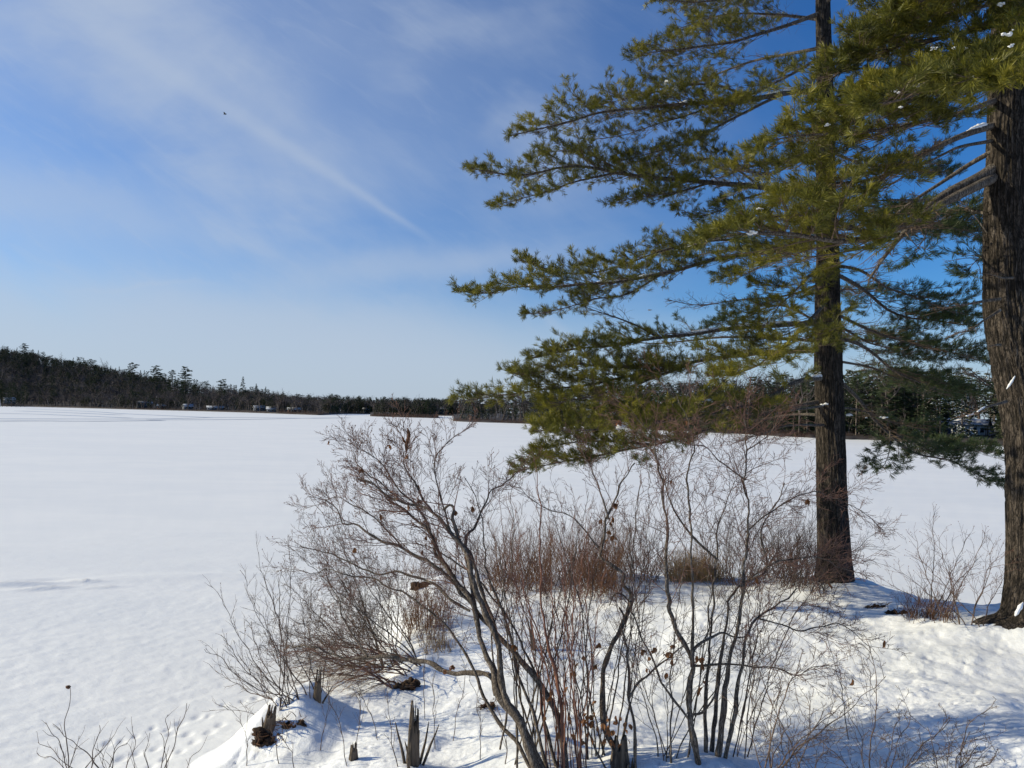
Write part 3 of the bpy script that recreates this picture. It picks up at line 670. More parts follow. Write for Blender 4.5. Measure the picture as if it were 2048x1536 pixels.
def pine_limb(tree, origin, ctrl, r0, sec=.8, start=.25, step=.11, live=1., snow=None, dark=False, nscale=1., flat=.35, endlive=.0, label=None, dead=.25):
    """one limb of a white pine: wood, needles, perhaps snow lying along it"""
    N = 26; P = resample(ctrl, N); L = np.linalg.norm(np.diff(P, axis=0), axis=1).sum()
    P = P+np.stack([fbm(np.linspace(0, L*1.3, N)+RS.rand()*50, np.zeros(N)+k, None, 2, 90+k) for k in range(3)], -1)*.035*np.linspace(0, 1, N)[:, None]
    w = Geo(origin); tw = Geo(origin); g = Geo(origin)
    w.tube(P, r0*(1-np.linspace(0, 1, N)**.8*.86), 9)
    tp, ta = [], []
    q = start*.6; side = 1; up = np.array([0, 0, 1.])
    while q < .985:
        b, t_ = atpath(P, q); h = unit(np.cross(t_, up))*side; side = -side
        prof = .35+.65*math.sin(math.pi*min(1., (q-start*.5)/(1.02-start*.5))**.75); prof = prof if q < .8 else prof*.9
        sl_ = sec*1.06*prof*rnd(.5, 1.2)*(1. if q < .93 else .6); lv = q > start and random.random() < live*.93
        d = t_*rnd(.45, .95)+h*rnd(.5, .95)+up*rnd(-.22, .34)
        if not lv: sl_ *= .7
        S = path(b, d, sl_, 6, .09, .03 if lv else -.01); tw.tube(S, np.linspace(max(.0045, r0*.2*(1-q*.6)), .0022, 6), 4)
        qq = .22 if lv else .15
        while qq < 1.:
            c, u_ = atpath(S, qq); hh = unit(np.cross(u_, up)+rvec()*.35)*random.choice((-1, 1))
            l3 = rnd(.09, .24)*(1.15-qq*.5)*min(1, sl_/.5+.3); dd = u_*rnd(.5, .9)+hh*rnd(.4, .9)+up*rnd(0, .4)
            T3 = path(c, dd, l3, 3, .12, .08 if lv else 0); tw.tube(T3, [.0028, .002, .0014], 3)
            if lv:
                e, f = T3[-1], unit(T3[-1]-T3[-2]); tp.append(e); ta.append(unit(f+up*.28))
                if random.random() < .6: tp.append(T3[1]); ta.append(unit(f+rvec()*.5+up*.2))
            elif dead > .1:
                for _ in range(2): T4 = path(T3[1], dd+rvec()*.9, l3*.8, 3, .15); tw.tube(T4, [.0018, .0014, .001], 3)
            qq += (.078 if lv else .12)/max(.25, sl_)
        if lv:
            for _ in range(2): tp.append(S[-1]); ta.append(unit(S[-1]-S[-2]+rvec()*.35))
        q += step*DENS*rnd(.7, 1.3)/L
    for _ in range(5): tp.append(P[-1]+rvec()*.04); ta.append(unit(P[-1]-P[-2]+rvec()*.4))
    keep = RS.rand(len(tp)) < .93; tp = [a for a, b in zip(tp, keep) if b]; ta = [a for a, b in zip(ta, keep) if b]
    STAT['tufts'] += len(tp)
    needles(g, tp, ta, int(20*nscale), .105, .0062, .62)
    b_ = link('branch', w.mesh('branch'), M['limb'], tree)
    if label: b_['label'] = label
    link('twigs', tw.mesh('limb_twigs'), M['deadtwig'], b_)
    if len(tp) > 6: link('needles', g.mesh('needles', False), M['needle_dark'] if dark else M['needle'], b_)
    if snow:
        for (q0, q1) in snow:
            s_ = Geo(origin); n = 14; S = np.array([atpath(P, q0+(q1-q0)*k/(n-1))[0] for k in range(n)]); rr = np.array([r0*(1-.75*(q0+(q1-q0)*k/(n-1))) for k in range(n)])
            S[:, 2] += rr*.85; s_.tube(S, np.maximum(.008, rr*.85*np.clip(np.minimum(np.arange(n), n-1-np.arange(n))/2.5, .1, 1)*RS.uniform(.6, 1.15, n)), 8)
            link('snow', s_.mesh('limb_snow'), M['snow'], b_)
    return b_
def px_limb(tree, origin, pts, r0, **kw):
    return pine_limb(tree, origin, [at(*p) for p in pts], r0, **kw)

MY = 11.9
MB_ = base_under(at(1672, 1175, MY)); 
MID = thing('pine_tree', 'whole pine with a bare lower trunk standing at the crest of the snowy bank', 'tree', MB_)
def tw_(px, py, Y, wpx): return (*at(px, py, Y), wpx/2/F*Y)
ctrl = [(MB_[0]+.02, MB_[1], MB_[2]-.35, 78/2/F*MY)]+[tw_(a, b, MY, c) for a, b, c in [(1670, 1160, 68), (1668, 1100, 60), (1664, 1000, 57), (1661, 900, 54), (1658, 800, 51), (1656, 700, 49), (1654, 600, 45), (1655, 500, 41), (1652, 400, 37), (1650, 200, 31), (1646, 0, 26), (1642, -300, 17), (1640, -650, 5)]]
link('trunk', trunk_mesh(ctrl, .020, 190, 900, 'mid_trunk', 3, MB_), M['bark'], MID)
D = MY
LM = [ # (points, r0, options)   left side limbs from the top down
 ([(1642, -60, D), (1540, -30, D-.3), (1420, 5, D-.5), (1310, -8, D-.6)], .040, dict(sec=.8)),
 ([(1645, 25, D), (1560, 55, D-.2), (1450, 85, D-.4), (1340, 100, D-.6), (1275, 112, D-.7)], .042, dict(sec=.95, start=.3)),
 ([(1648, 40, D), (1560, 30, D+.6), (1450, 30, D+1.0), (1350, 60, D+1.2)], .036, dict(sec=.85)),
 ([(1648, 110, D), (1580, 150, D-.4), (1500, 190, D-.7), (1440, 215, D-.9), (1400, 180, D-1.)], .034, dict(sec=.7)),
 ([(1650, 195, D), (1600, 183, D), (1500, 200, D-.1), (1400, 206, D-.2), (1290, 214, D-.3), (1180, 232, D-.4), (1100, 252, D-.5), (1020, 268, D-.6)], .055, dict(sec=.85, start=.35, snow=[(.08, .2), (.24, .34), (.4, .47)])),
 ([(1520, 200, D-.1), (1420, 170, D+.2), (1310, 185, D+.3), (1190, 212, D+.4)], .026, dict(sec=.6, start=.15)),
 ([(1560, 190, D), (1460, 240, D-.3), (1360, 290, D-.5), (1290, 310, D-.6), (1235, 325, D-.7)], .030, dict(sec=.7, start=.2)),
 ([(1450, 205, D), (1340, 240, D+.2), (1250, 270, D+.2), (1170, 285, D+.2)], .018, dict(sec=.5, start=.1, live=.8)),
 ([(1650, 390, D), (1560, 378, D-.1), (1450, 368, D-.2), (1350, 360, D-.3), (1250, 350, D-.4), (1160, 333, D-.5), (1040, 350, D-.6), (935, 340, D-.7)], .062, dict(sec=.85, start=.30, snow=[(.1, .24), (.27, .33)])),
 ([(1230, 346, D-.4), (1160, 362, D-.6), (1090, 385, D-.8), (1040, 400, D-.9), (990, 412, D-.95)], .022, dict(sec=.42, start=.12)),
 ([(1260, 350, D-.4), (1180, 310, D-.2), (1110, 300, D-.1), (1060, 320, D-.1)], .018, dict(sec=.42, start=.1)),
 ([(1420, 366, D-.2), (1350, 385, D-.5), (1290, 392, D-.7), (1228, 410, D-.8)], .020, dict(sec=.45, start=.15)),
 ([(1560, 378, D), (1480, 400, D-.3), (1400, 430, D-.5), (1350, 415, D-.6)], .022, dict(sec=.55, start=.2, live=.85)),
 ([(1520, 372, D), (1440, 320, D+.3), (1350, 330, D+.5), (1280, 345, D+.6)], .024, dict(sec=.6, start=.2)),
 ([(1655, 470, D), (1560, 500, D-.4), (1450, 515, D-.6), (1330, 545, D-.8), (1230, 562, D-.9), (1120, 573, D-1.), (1030, 576, D-1.), (965, 590, D-1.05), (915, 582, D-1.1)], .050, dict(sec=.85, start=.34, snow=[(.52, .56), (.6, .66)])),
 ([(1560, 495, D), (1450, 480, D), (1330, 500, D-.1), (1220, 540, D-.2), (1120, 545, D-.2), (1035, 522, D-.2)], .030, dict(sec=.7, start=.2)),
 ([(1320, 550, D-.8), (1250, 590, D-.8), (1180, 600, D-.7), (1100, 620, D-.6), (1050, 625, D-.6)], .018, dict(sec=.5, start=.1, live=.7)),
 ([(1320, 676, D-.3), (1265, 648, D-.4), (1200, 622, D-.5), (1140, 602, D-.6)], .022, dict(sec=.5, start=.45, live=.5)),
 ([(1655, 560, D), (1580, 590, D), (1480, 600, D), (1400, 610, D), (1330, 595, D)], .022, dict(sec=.6, start=.95, live=.0, dead=.3)),
 ([(1652, 645, D), (1560, 650, D-.2), (1440, 660, D-.4), (1320, 676, D-.5), (1230, 690, D-.6), (1150, 695, D-.7), (1060, 715, D-.8)], .052, dict(sec=.8, start=.55, snow=[(.1, .36), (.38, .52)])),
 ([(1652, 655, D), (1560, 610, D+.5), (1480, 640, D+.7), (1420, 650, D+.8)], .026, dict(sec=.6, start=.3, dark=True)),
 ([(1655, 700, D), (1540, 705, D-.3), (1430, 715, D-.6), (1320, 738, D-.8), (1200, 765, D-1.), (1100, 778, D-1.1), (1000, 795, D-1.2), (905, 806, D-1.3)], .046, dict(sec=.95, start=.34, snow=[(.18, .27), (.33, .38)])),
 ([(1350, 725, D-.7), (1240, 735, D-.9), (1140, 730, D-1.), (1060, 745, D-1.1), (1030, 735, D-1.1)], .026, dict(sec=.8, start=.1)),
 ([(1400, 720, D-.6), (1280, 765, D-1.3), (1150, 800, D-1.6), (1080, 810, D-1.7)], .026, dict(sec=.75, start=.15)),
 ([(1655, 755, D), (1590, 765, D-.5), (1530, 800, D-1.), (1440, 825, D-1.4), (1330, 845, D-1.7), (1200, 862, D-1.9), (1060, 862, D-2.)], .046, dict(sec=1.0, start=.28, snow=[(.02, .08)])),
 ([(1655, 800, D), (1560, 820, D-.2), (1450, 850, D-.4), (1350, 880, D-.7), (1240, 900, D-1.), (1140, 925, D-1.2), (1025, 945, D-1.4)], .044, dict(sec=.9, start=.40, snow=[(.55, .68)])),
 ([(1440, 850, D-.5), (1330, 830, D-.3), (1230, 830, D-.3), (1120, 850, D-.3), (1070, 850, D-.3)], .026, dict(sec=.85, start=.1)),
 ([(1300, 890, D-.9), (1200, 880, D-1.2), (1100, 890, D-1.3), (1060, 925, D-1.4)], .022, dict(sec=.6, start=.1)),
 ([(1655, 830, D), (1580, 830, D+.5), (1480, 845, D+.8), (1380, 850, D+1.), (1290, 840, D+1.2)], .03, dict(sec=.9, start=.45, dark=True)),
 ([(1655, 850, D), (1600, 850, D-.8), (1540, 860, D-1.4), (1480, 880, D-1.9)], .028, dict(sec=.8, start=.9, live=.0, dead=.4)),
 ([(1655, 810, D), (1590, 820, D-.9), (1520, 830, D-1.5), (1450, 850, D-2.)], .026, dict(sec=.8, start=.9, live=.15, dead=.4)),
 # towards the camera and left: the bright masses
 ([(1655, 600, D), (1620, 640, D-.9), (1570, 690, D-1.8), (1510, 730, D-2.5), (1440, 760, D-2.9)], .036, dict(sec=1.0, start=.35, nscale=1.15)),
 ([(1655, 520, D), (1610, 560, D-.9), (1570, 600, D-1.6), (1520, 660, D-2.1)], .032, dict(sec=.85, start=.35, nscale=1.15)),
 ([(1655, 440, D), (1600, 480, D-.8), (1540, 520, D-1.5), (1470, 560, D-2.)], .032, dict(sec=.85, start=.35)),
 ([(1650, 300, D), (1600, 320, D-.9), (1530, 350, D-1.6), (1470, 330, D-2.)], .030, dict(sec=.9, start=.3)),
 # right side, mostly in shade, so given the shaded needle colour
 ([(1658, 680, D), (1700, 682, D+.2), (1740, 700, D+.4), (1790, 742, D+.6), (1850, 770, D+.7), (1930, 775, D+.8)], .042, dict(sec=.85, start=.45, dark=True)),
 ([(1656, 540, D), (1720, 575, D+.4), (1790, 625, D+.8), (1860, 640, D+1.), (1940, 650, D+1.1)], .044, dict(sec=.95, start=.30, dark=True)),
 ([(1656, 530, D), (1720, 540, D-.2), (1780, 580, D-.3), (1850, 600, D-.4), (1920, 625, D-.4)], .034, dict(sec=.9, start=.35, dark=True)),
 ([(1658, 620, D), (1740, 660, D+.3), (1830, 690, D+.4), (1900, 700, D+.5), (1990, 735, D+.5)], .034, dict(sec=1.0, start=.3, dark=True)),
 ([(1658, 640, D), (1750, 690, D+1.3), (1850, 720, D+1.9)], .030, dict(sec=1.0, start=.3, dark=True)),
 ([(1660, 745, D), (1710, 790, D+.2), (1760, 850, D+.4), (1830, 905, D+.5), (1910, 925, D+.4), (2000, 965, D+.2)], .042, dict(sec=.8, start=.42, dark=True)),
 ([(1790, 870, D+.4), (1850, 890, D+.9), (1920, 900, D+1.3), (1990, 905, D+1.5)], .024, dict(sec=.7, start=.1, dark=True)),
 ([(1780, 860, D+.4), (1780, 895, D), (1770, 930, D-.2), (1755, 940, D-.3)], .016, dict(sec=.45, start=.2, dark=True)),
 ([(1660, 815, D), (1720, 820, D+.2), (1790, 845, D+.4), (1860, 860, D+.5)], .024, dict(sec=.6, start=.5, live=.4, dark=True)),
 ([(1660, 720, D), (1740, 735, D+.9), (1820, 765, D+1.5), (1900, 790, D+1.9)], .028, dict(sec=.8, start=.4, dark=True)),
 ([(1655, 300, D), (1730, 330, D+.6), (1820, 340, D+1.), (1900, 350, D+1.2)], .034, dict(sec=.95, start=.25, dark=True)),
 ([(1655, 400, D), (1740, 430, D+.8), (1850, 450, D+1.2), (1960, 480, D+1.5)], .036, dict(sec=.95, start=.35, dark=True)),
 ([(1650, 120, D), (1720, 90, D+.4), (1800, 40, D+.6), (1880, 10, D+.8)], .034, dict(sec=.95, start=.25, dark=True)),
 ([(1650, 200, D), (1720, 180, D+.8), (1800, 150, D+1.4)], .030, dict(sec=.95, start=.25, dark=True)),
]
for pts, r0, kw in LM: px_limb(MID, MB_, pts, r0, **kw)
def tree_axis(ctrl, z):
    C = np.array([c[:3] for c in ctrl]); return np.array([np.interp(z, C[:, 2], C[:, 0]), np.interp(z, C[:, 2], C[:, 1]), z])
for k in range(13):                           # limbs on the far side and above the frame
    z = 5.2+k*.85+rnd(-.1, .1); a = rnd(-70, 70) if z < 10.8 else rnd(-180, 180); a = rad(a)   # 0 = away from the camera
    L = max(1.2, 4.2-.30*abs(z-6)*(.55)); b = tree_axis(ctrl, z); d = np.array([math.sin(a), math.cos(a), rnd(-.05, .18)])
    pine_limb(MID, MB_, [b, b+d*L*.4+[0, 0, .1], b+d*L*.75, b+d*L+[0, 0, .15]], .035, sec=.85, start=.35, step=.24, dark=True, live=.85)

RY = 8.4
RB_ = base_under(at(2062, 1248, RY))
RIGHT = thing('pine_tree', 'thick double trunked pine cut off by the right picture edge', 'tree', RB_)
c1 = [(RB_[0], RB_[1], RB_[2]-.35, .42)]+[tw_(a, b, RY, c) for a, b, c in [(2072, 1235, 106), (2071, 1150, 94), (2070, 1050, 92), (2065, 900, 92), (2054, 800, 92), (2034, 700, 92), (2020, 620, 84), (2012, 540, 74), (2009, 400, 68), (2012, 250, 62), (2016, 100, 58), (2020, -100, 50), (2022, -500, 36), (2020, -1000, 14)]]
c2 = [tw_(a, b, RY+.05, c) for a, b, c in [(2076, 1000, 84), (2082, 850, 86), (2086, 700, 82), (2084, 540, 76), (2080, 400, 70), (2086, 200, 64), (2096, 0, 56), (2110, -400, 40), (2125, -900, 14)]]
link('trunk', trunk_mesh(c1, .032, 220, 1000, 'right_trunk', 3, RB_), M['bark'], RIGHT)
link('trunk', trunk_mesh(c2, .030, 190, 800, 'right_trunk_two', None, RB_), M['bark'], RIGHT)
E = RY
LR = [
 # thick pale limbs running down to the left
 ([(2000, 330, E), (1960, 355, E-.05), (1900, 385, E-.1), (1850, 420, E-.15), (1800, 470, E-.2), (1760, 520, E-.2), (1738, 562, E-.2)], .085, dict(sec=.7, start=.8, live=.0, dead=.3)),
 ([(1998, 350, E), (1950, 375, E-.2), (1890, 405, E-.3), (1830, 440, E-.5), (1760, 470, E-.8), (1680, 480, E-1.1), (1590, 465, E-1.3), (1480, 470, E-1.4), (1390, 490, E-1.5)], .066, dict(sec=.9, start=.42, nscale=1.2, dead=.4)),
 ([(1740, 470, E-.8), (1660, 440, E-1.1), (1570, 430, E-1.2), (1490, 440, E-1.3)], .026, dict(sec=.75, start=.1, nscale=1.2)),
 ([(1990, 250, E), (1930, 270, E-.2), (1860, 300, E-.4), (1780, 340, E-.6), (1700, 365, E-.8), (1620, 370, E-.9), (1570, 400, E-1.)], .046, dict(sec=.9, start=.50, dead=.4, snow=[(.04, .16)])),
 ([(1800, 330, E-.6), (1740, 380, E-.8), (1690, 420, E-.9), (1650, 430, E-1.)], .024, dict(sec=.7, start=.35, dead=.4)),
 ([(1995, 200, E), (1920, 225, E-.5), (1840, 245, E-.9), (1760, 262, E-1.2), (1680, 265, E-1.4), (1590, 268, E-1.5), (1530, 280, E-1.55)], .040, dict(sec=.85, start=.32, nscale=1.25)),
 ([(1900, 230, E-.6), (1820, 200, E-1.2), (1730, 215, E-1.6), (1680, 240, E-1.8)], .026, dict(sec=.8, start=.1, nscale=1.25)),
 ([(2010, 120, E), (1960, 135, E-.9), (1900, 160, E-1.7), (1830, 190, E-2.3), (1750, 210, E-2.7)], .036, dict(sec=.85, start=.2, nscale=1.3)),
 ([(2030, 90, E-.2), (2020, 110, E-1.5), (1990, 140, E-2.5), (1950, 165, E-3.1)], .032, dict(sec=.75, start=.2, nscale=1.35)),
 ([(2040, 60, E-.2), (2060, 110, E-1.8), (2050, 150, E-2.8), (2030, 165, E-3.3)], .030, dict(sec=.6, start=.3, nscale=1.35)),
 ([(2010, 40, E), (1940, 60, E-.5), (1860, 80, E-1.), (1790, 95, E-1.3), (1720, 110, E-1.5)], .036, dict(sec=.9, start=.2, nscale=1.2)),
 ([(2015, 0, E), (1930, 20, E-.8), (1850, 35, E-1.3), (1760, 40, E-1.7)], .032, dict(sec=.9, start=.2, nscale=1.2)),
 ([(2015, -40, E), (1950, -10, E-.9), (1880, 0, E-1.6), (1820, 10, E-2.)], .032, dict(sec=.85, start=.2, nscale=1.2)),
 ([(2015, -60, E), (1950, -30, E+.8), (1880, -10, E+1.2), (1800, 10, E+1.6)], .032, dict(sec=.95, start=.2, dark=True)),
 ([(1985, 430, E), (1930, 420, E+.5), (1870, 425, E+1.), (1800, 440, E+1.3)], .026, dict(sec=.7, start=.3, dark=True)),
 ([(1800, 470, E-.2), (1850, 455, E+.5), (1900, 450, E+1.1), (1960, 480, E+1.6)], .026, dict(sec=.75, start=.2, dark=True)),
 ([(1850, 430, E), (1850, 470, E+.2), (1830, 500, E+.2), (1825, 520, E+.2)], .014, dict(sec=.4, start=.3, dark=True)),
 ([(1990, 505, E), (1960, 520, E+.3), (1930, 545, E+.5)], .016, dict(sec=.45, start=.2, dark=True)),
 ([(1800, 160, E-.9), (1740, 140, E-1.), (1680, 150, E-1.2), (1630, 190, E-1.3)], .022, dict(sec=.7, start=.1, nscale=1.2)),
 ([(1860, 400, E-.2), (1800, 400, E-.3), (1730, 400, E-.4), (1660, 395, E-.5)], .02, dict(sec=.7, start=.9, live=.0, dead=.4)),
 ([(1985, 480, E), (1930, 410, E-.0), (1890, 400, E)], .012, dict(sec=.3, start=.9, live=0, dead=.3)),
 ([(1990, 300, E), (1920, 340, E+.2), (1840, 390, E+.3), (1770, 440, E+.3), (1700, 470, E+.2)], .034, dict(sec=.7, start=.75, live=.3, dead=.5)),
 ([(1990, 280, E), (1900, 300, E-.4), (1800, 360, E-.7), (1740, 380, E-.8)], .026, dict(sec=.8, start=.95, live=0, dead=.5)),
 ([(1780, 480, E-.4), (1700, 500, E-.6), (1620, 510, E-.7), (1560, 500, E-.8)], .022, dict(sec=.7, start=.95, live=0, dead=.5)),
 # snapped dead limbs
 ([(2000, 598, E-.25), (1960, 602, E-.3), (1910, 610, E-.35), (1872, 620, E-.4)], .024, dict(sec=.35, start=.97, live=0, dead=0, label='bare snapped limb sticking out to the left')),
 ([(2000, 620, E-.2), (1965, 640, E-.3), (1935, 662, E-.35), (1908, 668, E-.4)], .020, dict(sec=.35, start=.97, live=0, dead=0)),
 ([(2012, 803, E-.3), (1985, 812, E-.5), (1955, 825, E-.8), (1930, 832, E-1.)], .022, dict(sec=.25, start=.97, live=0, dead=0, snow=[(.5, .7), (.8, .95)])),
 ([(2025, 556, E-.3), (2000, 558, E-.5), (1975, 552, E-.7)], .018, dict(sec=.2, start=.97, live=0, dead=0)),
 ([(2000, 690, E-.3), (1990, 688, E-.4), (1976, 692, E-.5)], .02, dict(sec=.1, start=.97, live=0, dead=0)),
]
for pts, r0, kw in LR: px_limb(RIGHT, RB_, pts, r0, **kw)
for k in range(11):
    z = 6.5+k*.9; a = rad(rnd(20, 170)) if z < 9.6 else rad(rnd(-180, 180)); L = max(1.2, 4.-.22*abs(z-7)); b = tree_axis(c1 if k % 2 else c2, z)
    d = np.array([math.sin(a), math.cos(a), rnd(-.05, .2)])
    pine_limb(RIGHT, RB_, [b, b+d*L*.4, b+d*L*.75, b+d*L+[0, 0, .1]], .035, sec=.85, start=.35, step=.26, dark=True, live=.85)
# clumps of snow held in the boughs
def snow_clumps(tree, org, L):
    for k, (px, py, Y, r) in enumerate(L):
        g = Geo(org); c = at(px, py, Y)
        for q in range(7): blob(g, c+RS.normal(size=3)*r*[.5, .5, .2], r*rnd(.15, .5), k*7+q, (1.3, 1, .55), .8, 8)
        link('snow_clump', g.mesh('snow_clump'), M['snow'], tree)
snow_clumps(RIGHT, RB_, [(2018, 68, E-3.3, .035), (2022, 92, E-3.3, .022), (1908, 98, E-2.4, .022), (1931, 98, E-2.4, .016), (1868, 98, E-2.3, .02), (1920, 133, E-2.6, .026), (1832, 172, E-2.6, .026), (1845, 168, E-2.6, .022), (1790, 182, E-2.6, .03), (1760, 185, E-2.2, .02),
                         (1706, 210, E-1.8, .022), (1720, 222, E-1.8, .05), (1735, 222, E-1.8, .04), (1655, 250, E-1.8, .022), (1803, 215, E-2.3, .02), (1502, 467, E-1.6, .04), (1520, 418, E-1.5, .02), (1682, 232, E-1.7, .025), (1950, 152, E-3., .02), (2003, 8, E-2., .03), (1990, 118, E-3., .015), (1640, 222, E-1.7, .02)])
snow_clumps(MID, MB_, [(1240, 855, D-1.9, .085), (1252, 848, D-1.9, .06), (1336, 165, D-.3, .06), (1350, 175, D-.3, .05), (1060, 570, D-1., .03), (1205, 560, D-1.3, .04), (1215, 190, D+.2, .035), (985, 330, D-.7, .02), (985, 795, D-1.4, .04), (965, 805, D-1.4, .03), (1636, 745, D-.25, .05), (1648, 808, D-.25, .04), (1380, 492, D-.3, .05), (1392, 487, D-.3, .04),
                      (1150, 765, D-1.2, .03), (1300, 620, D-.8, .03), (1700, 830, D-.2, .05), (1770, 835, D+.2, .05), (1100, 905, D-1.3, .03), (1420, 800, D-1.6, .04)])
g = Geo(RB_)
P = resample([at(2030, 752, E-.36), at(2022, 765, E-.38), at(2013, 778, E-.38)], 8); g.tube(P, [.004, .010, .009, .015, .012, .014, .008, .003], 8)
link('trunk_snow', g.mesh('trunk_snow'), M['snow'], RIGHT); g = Geo(RB_)
P = resample([at(2046, 1205, E-.55), at(2038, 1218, E-.6), at(2030, 1232, E-.62)], 6); g.tube(P, [.006, .016, .026, .018, .02, .005], 8)
link('trunk_snow', g.mesh('trunk_snow'), M['snow'], RIGHT)
print('tufts', STAT); tick('pines')

# ------------------------------------------------------------------ shrubs
TWD = 1.5
def twigs(g, P, r, L, n, lv, maxlv, bias, spread=.75, q0=.25, decay=.55, wig=.11, leaves=None, buds=None):
    """grow side twigs from path P"""
    if lv == 0: n = int(n*TWD)
    for k in range(n):
        q = q0+(1-q0)*(k+random.random())/n; b, t_ = atpath(P, q)
        o = rvec(); o = unit(o-t_*o.dot(t_)); d = t_*rnd(.5, 1.)+o*spread*rnd(.6, 1.1)+bias
        l = L*rnd(.45, 1.15)*(1.15-.45*q); S = path(b, d, l, 6, wig, .02); rr = max(.0015, r*.5)
        g.tube(S, np.linspace(rr, max(.0011, rr*.5), 6), 3 if rr < .004 else 5)
        if lv < maxlv: twigs(g, S, rr*.8, l*decay, max(3, int(n*(.34 if lv == 0 else .62)+rnd(0, 1.5))), lv+1, maxlv, bias*.6, spread, .2, decay, wig, leaves, buds)
        else:
            if leaves is not None and random.random() < .0012: leaves.append(S[-1])
            if buds is not None and random.random() < buds[1]: buds[0].append(S[-1])
def leafmesh(org, pts, size=.05, hang=True, cluster=3):
    g = Geo(org)
    for p in pts:
        for c in range(random.randint(1, cluster)):
            s = size*rnd(.6, 1.2); d = unit(np.array([rnd(-.6, .6), rnd(-.6, .6), -1 if hang else rnd(-1, 1)])); sd_ = unit(np.cross(d, rvec())); nn = np.cross(d, sd_); curl = rnd(.2, .7)
            rows = []
            for k in range(5):
                q = k/4; w = s*.42*math.sin(math.pi*min(1, q*.9+.08))**.7; c0 = p+RS.normal(size=3)*.002+d*s*1.3*q+nn*math.sin(q*2.5)*s*.3*curl
                rows += [c0-sd_*w+nn*w*curl, c0, c0+sd_*w+nn*w*curl*.8]
            i = np.arange(4)[:, None]*3; j = np.arange(2)[None]; g.add(rows, np.stack([i+j, i+j+1, i+j+4, i+j+3], -1).reshape(-1, 4))
    return g.mesh('dry_leaves')
def shrub(name, label, base, stems, mstem, mtwig, group=None, tw=None, leafpts=None, leafn=0, buds=.0, origin=None):
    """stems: list of (list of world points, r0, r1, twig options)"""
    o = thing(name, label, 'shrub', base, group); G = Geo(base); leaves = list(leafpts or []); bd = ([], buds)
    for pts, r0, r1, kw in stems:
        n = max(12, len(pts)*6); P = resample(pts, n); L = np.linalg.norm(np.diff(P, axis=0), axis=1).sum()
        P = P+np.stack([fbm(np.linspace(0, L*6, n)+RS.rand()*90, np.zeros(n), None, 2, 7+k) for k in range(3)], -1)*.03*np.linspace(.15, 1, n)[:, None]
        rr = np.linspace(r0, r1, n)*(1+.22*fbm(np.linspace(0, L*9, n)+RS.rand()*50, np.zeros(n), None, 2, 3)); s = Geo(base); s.tube(P, rr, 8 if r0 > .01 else 5)
        link('stem', s.mesh('stem'), mstem, o)
        k_ = dict(tw or {}); k_.update(kw or {})
        n_ = k_.pop('n', 8)
        if n_: twigs(G, P, max(.0045, r1, r0*.28), k_.pop('L', .5), n_, 0, k_.pop('lv', 2), np.array(k_.pop('bias', (0, 0, .15))), leaves=leaves if leafn else None, buds=bd if buds else None, **k_)
    if G.t: link('twigs', G.mesh('twigs'), mtwig, o)['kind'] = 'stuff'
    if leaves: link('dry_leaves', leafmesh(base, leaves, .036), M['leaf'], o)
    if bd[0]:
        b = Geo(base)
        for p in bd[0]: blob(b, p, .0045, 1, (1, 1, 1.3), .1, 4)
        link('buds', b.mesh('buds'), M['brownbrush'] if name != 'berry_shrub' else M['redstem'], o)['kind'] = 'stuff'
    return o
def S_(pts, Y0, Y1): 
    n = len(pts); return [at(p[0], p[1], Y0+(Y1-Y0)*k/(n-1)) for k, p in enumerate(pts)]
def root(px, py, Y=None):
    P = gp(px, py); return P
def down(P, d=.15): Q = np.array(P); Q[2] = gz(Q[0], Q[1])-d; return Q

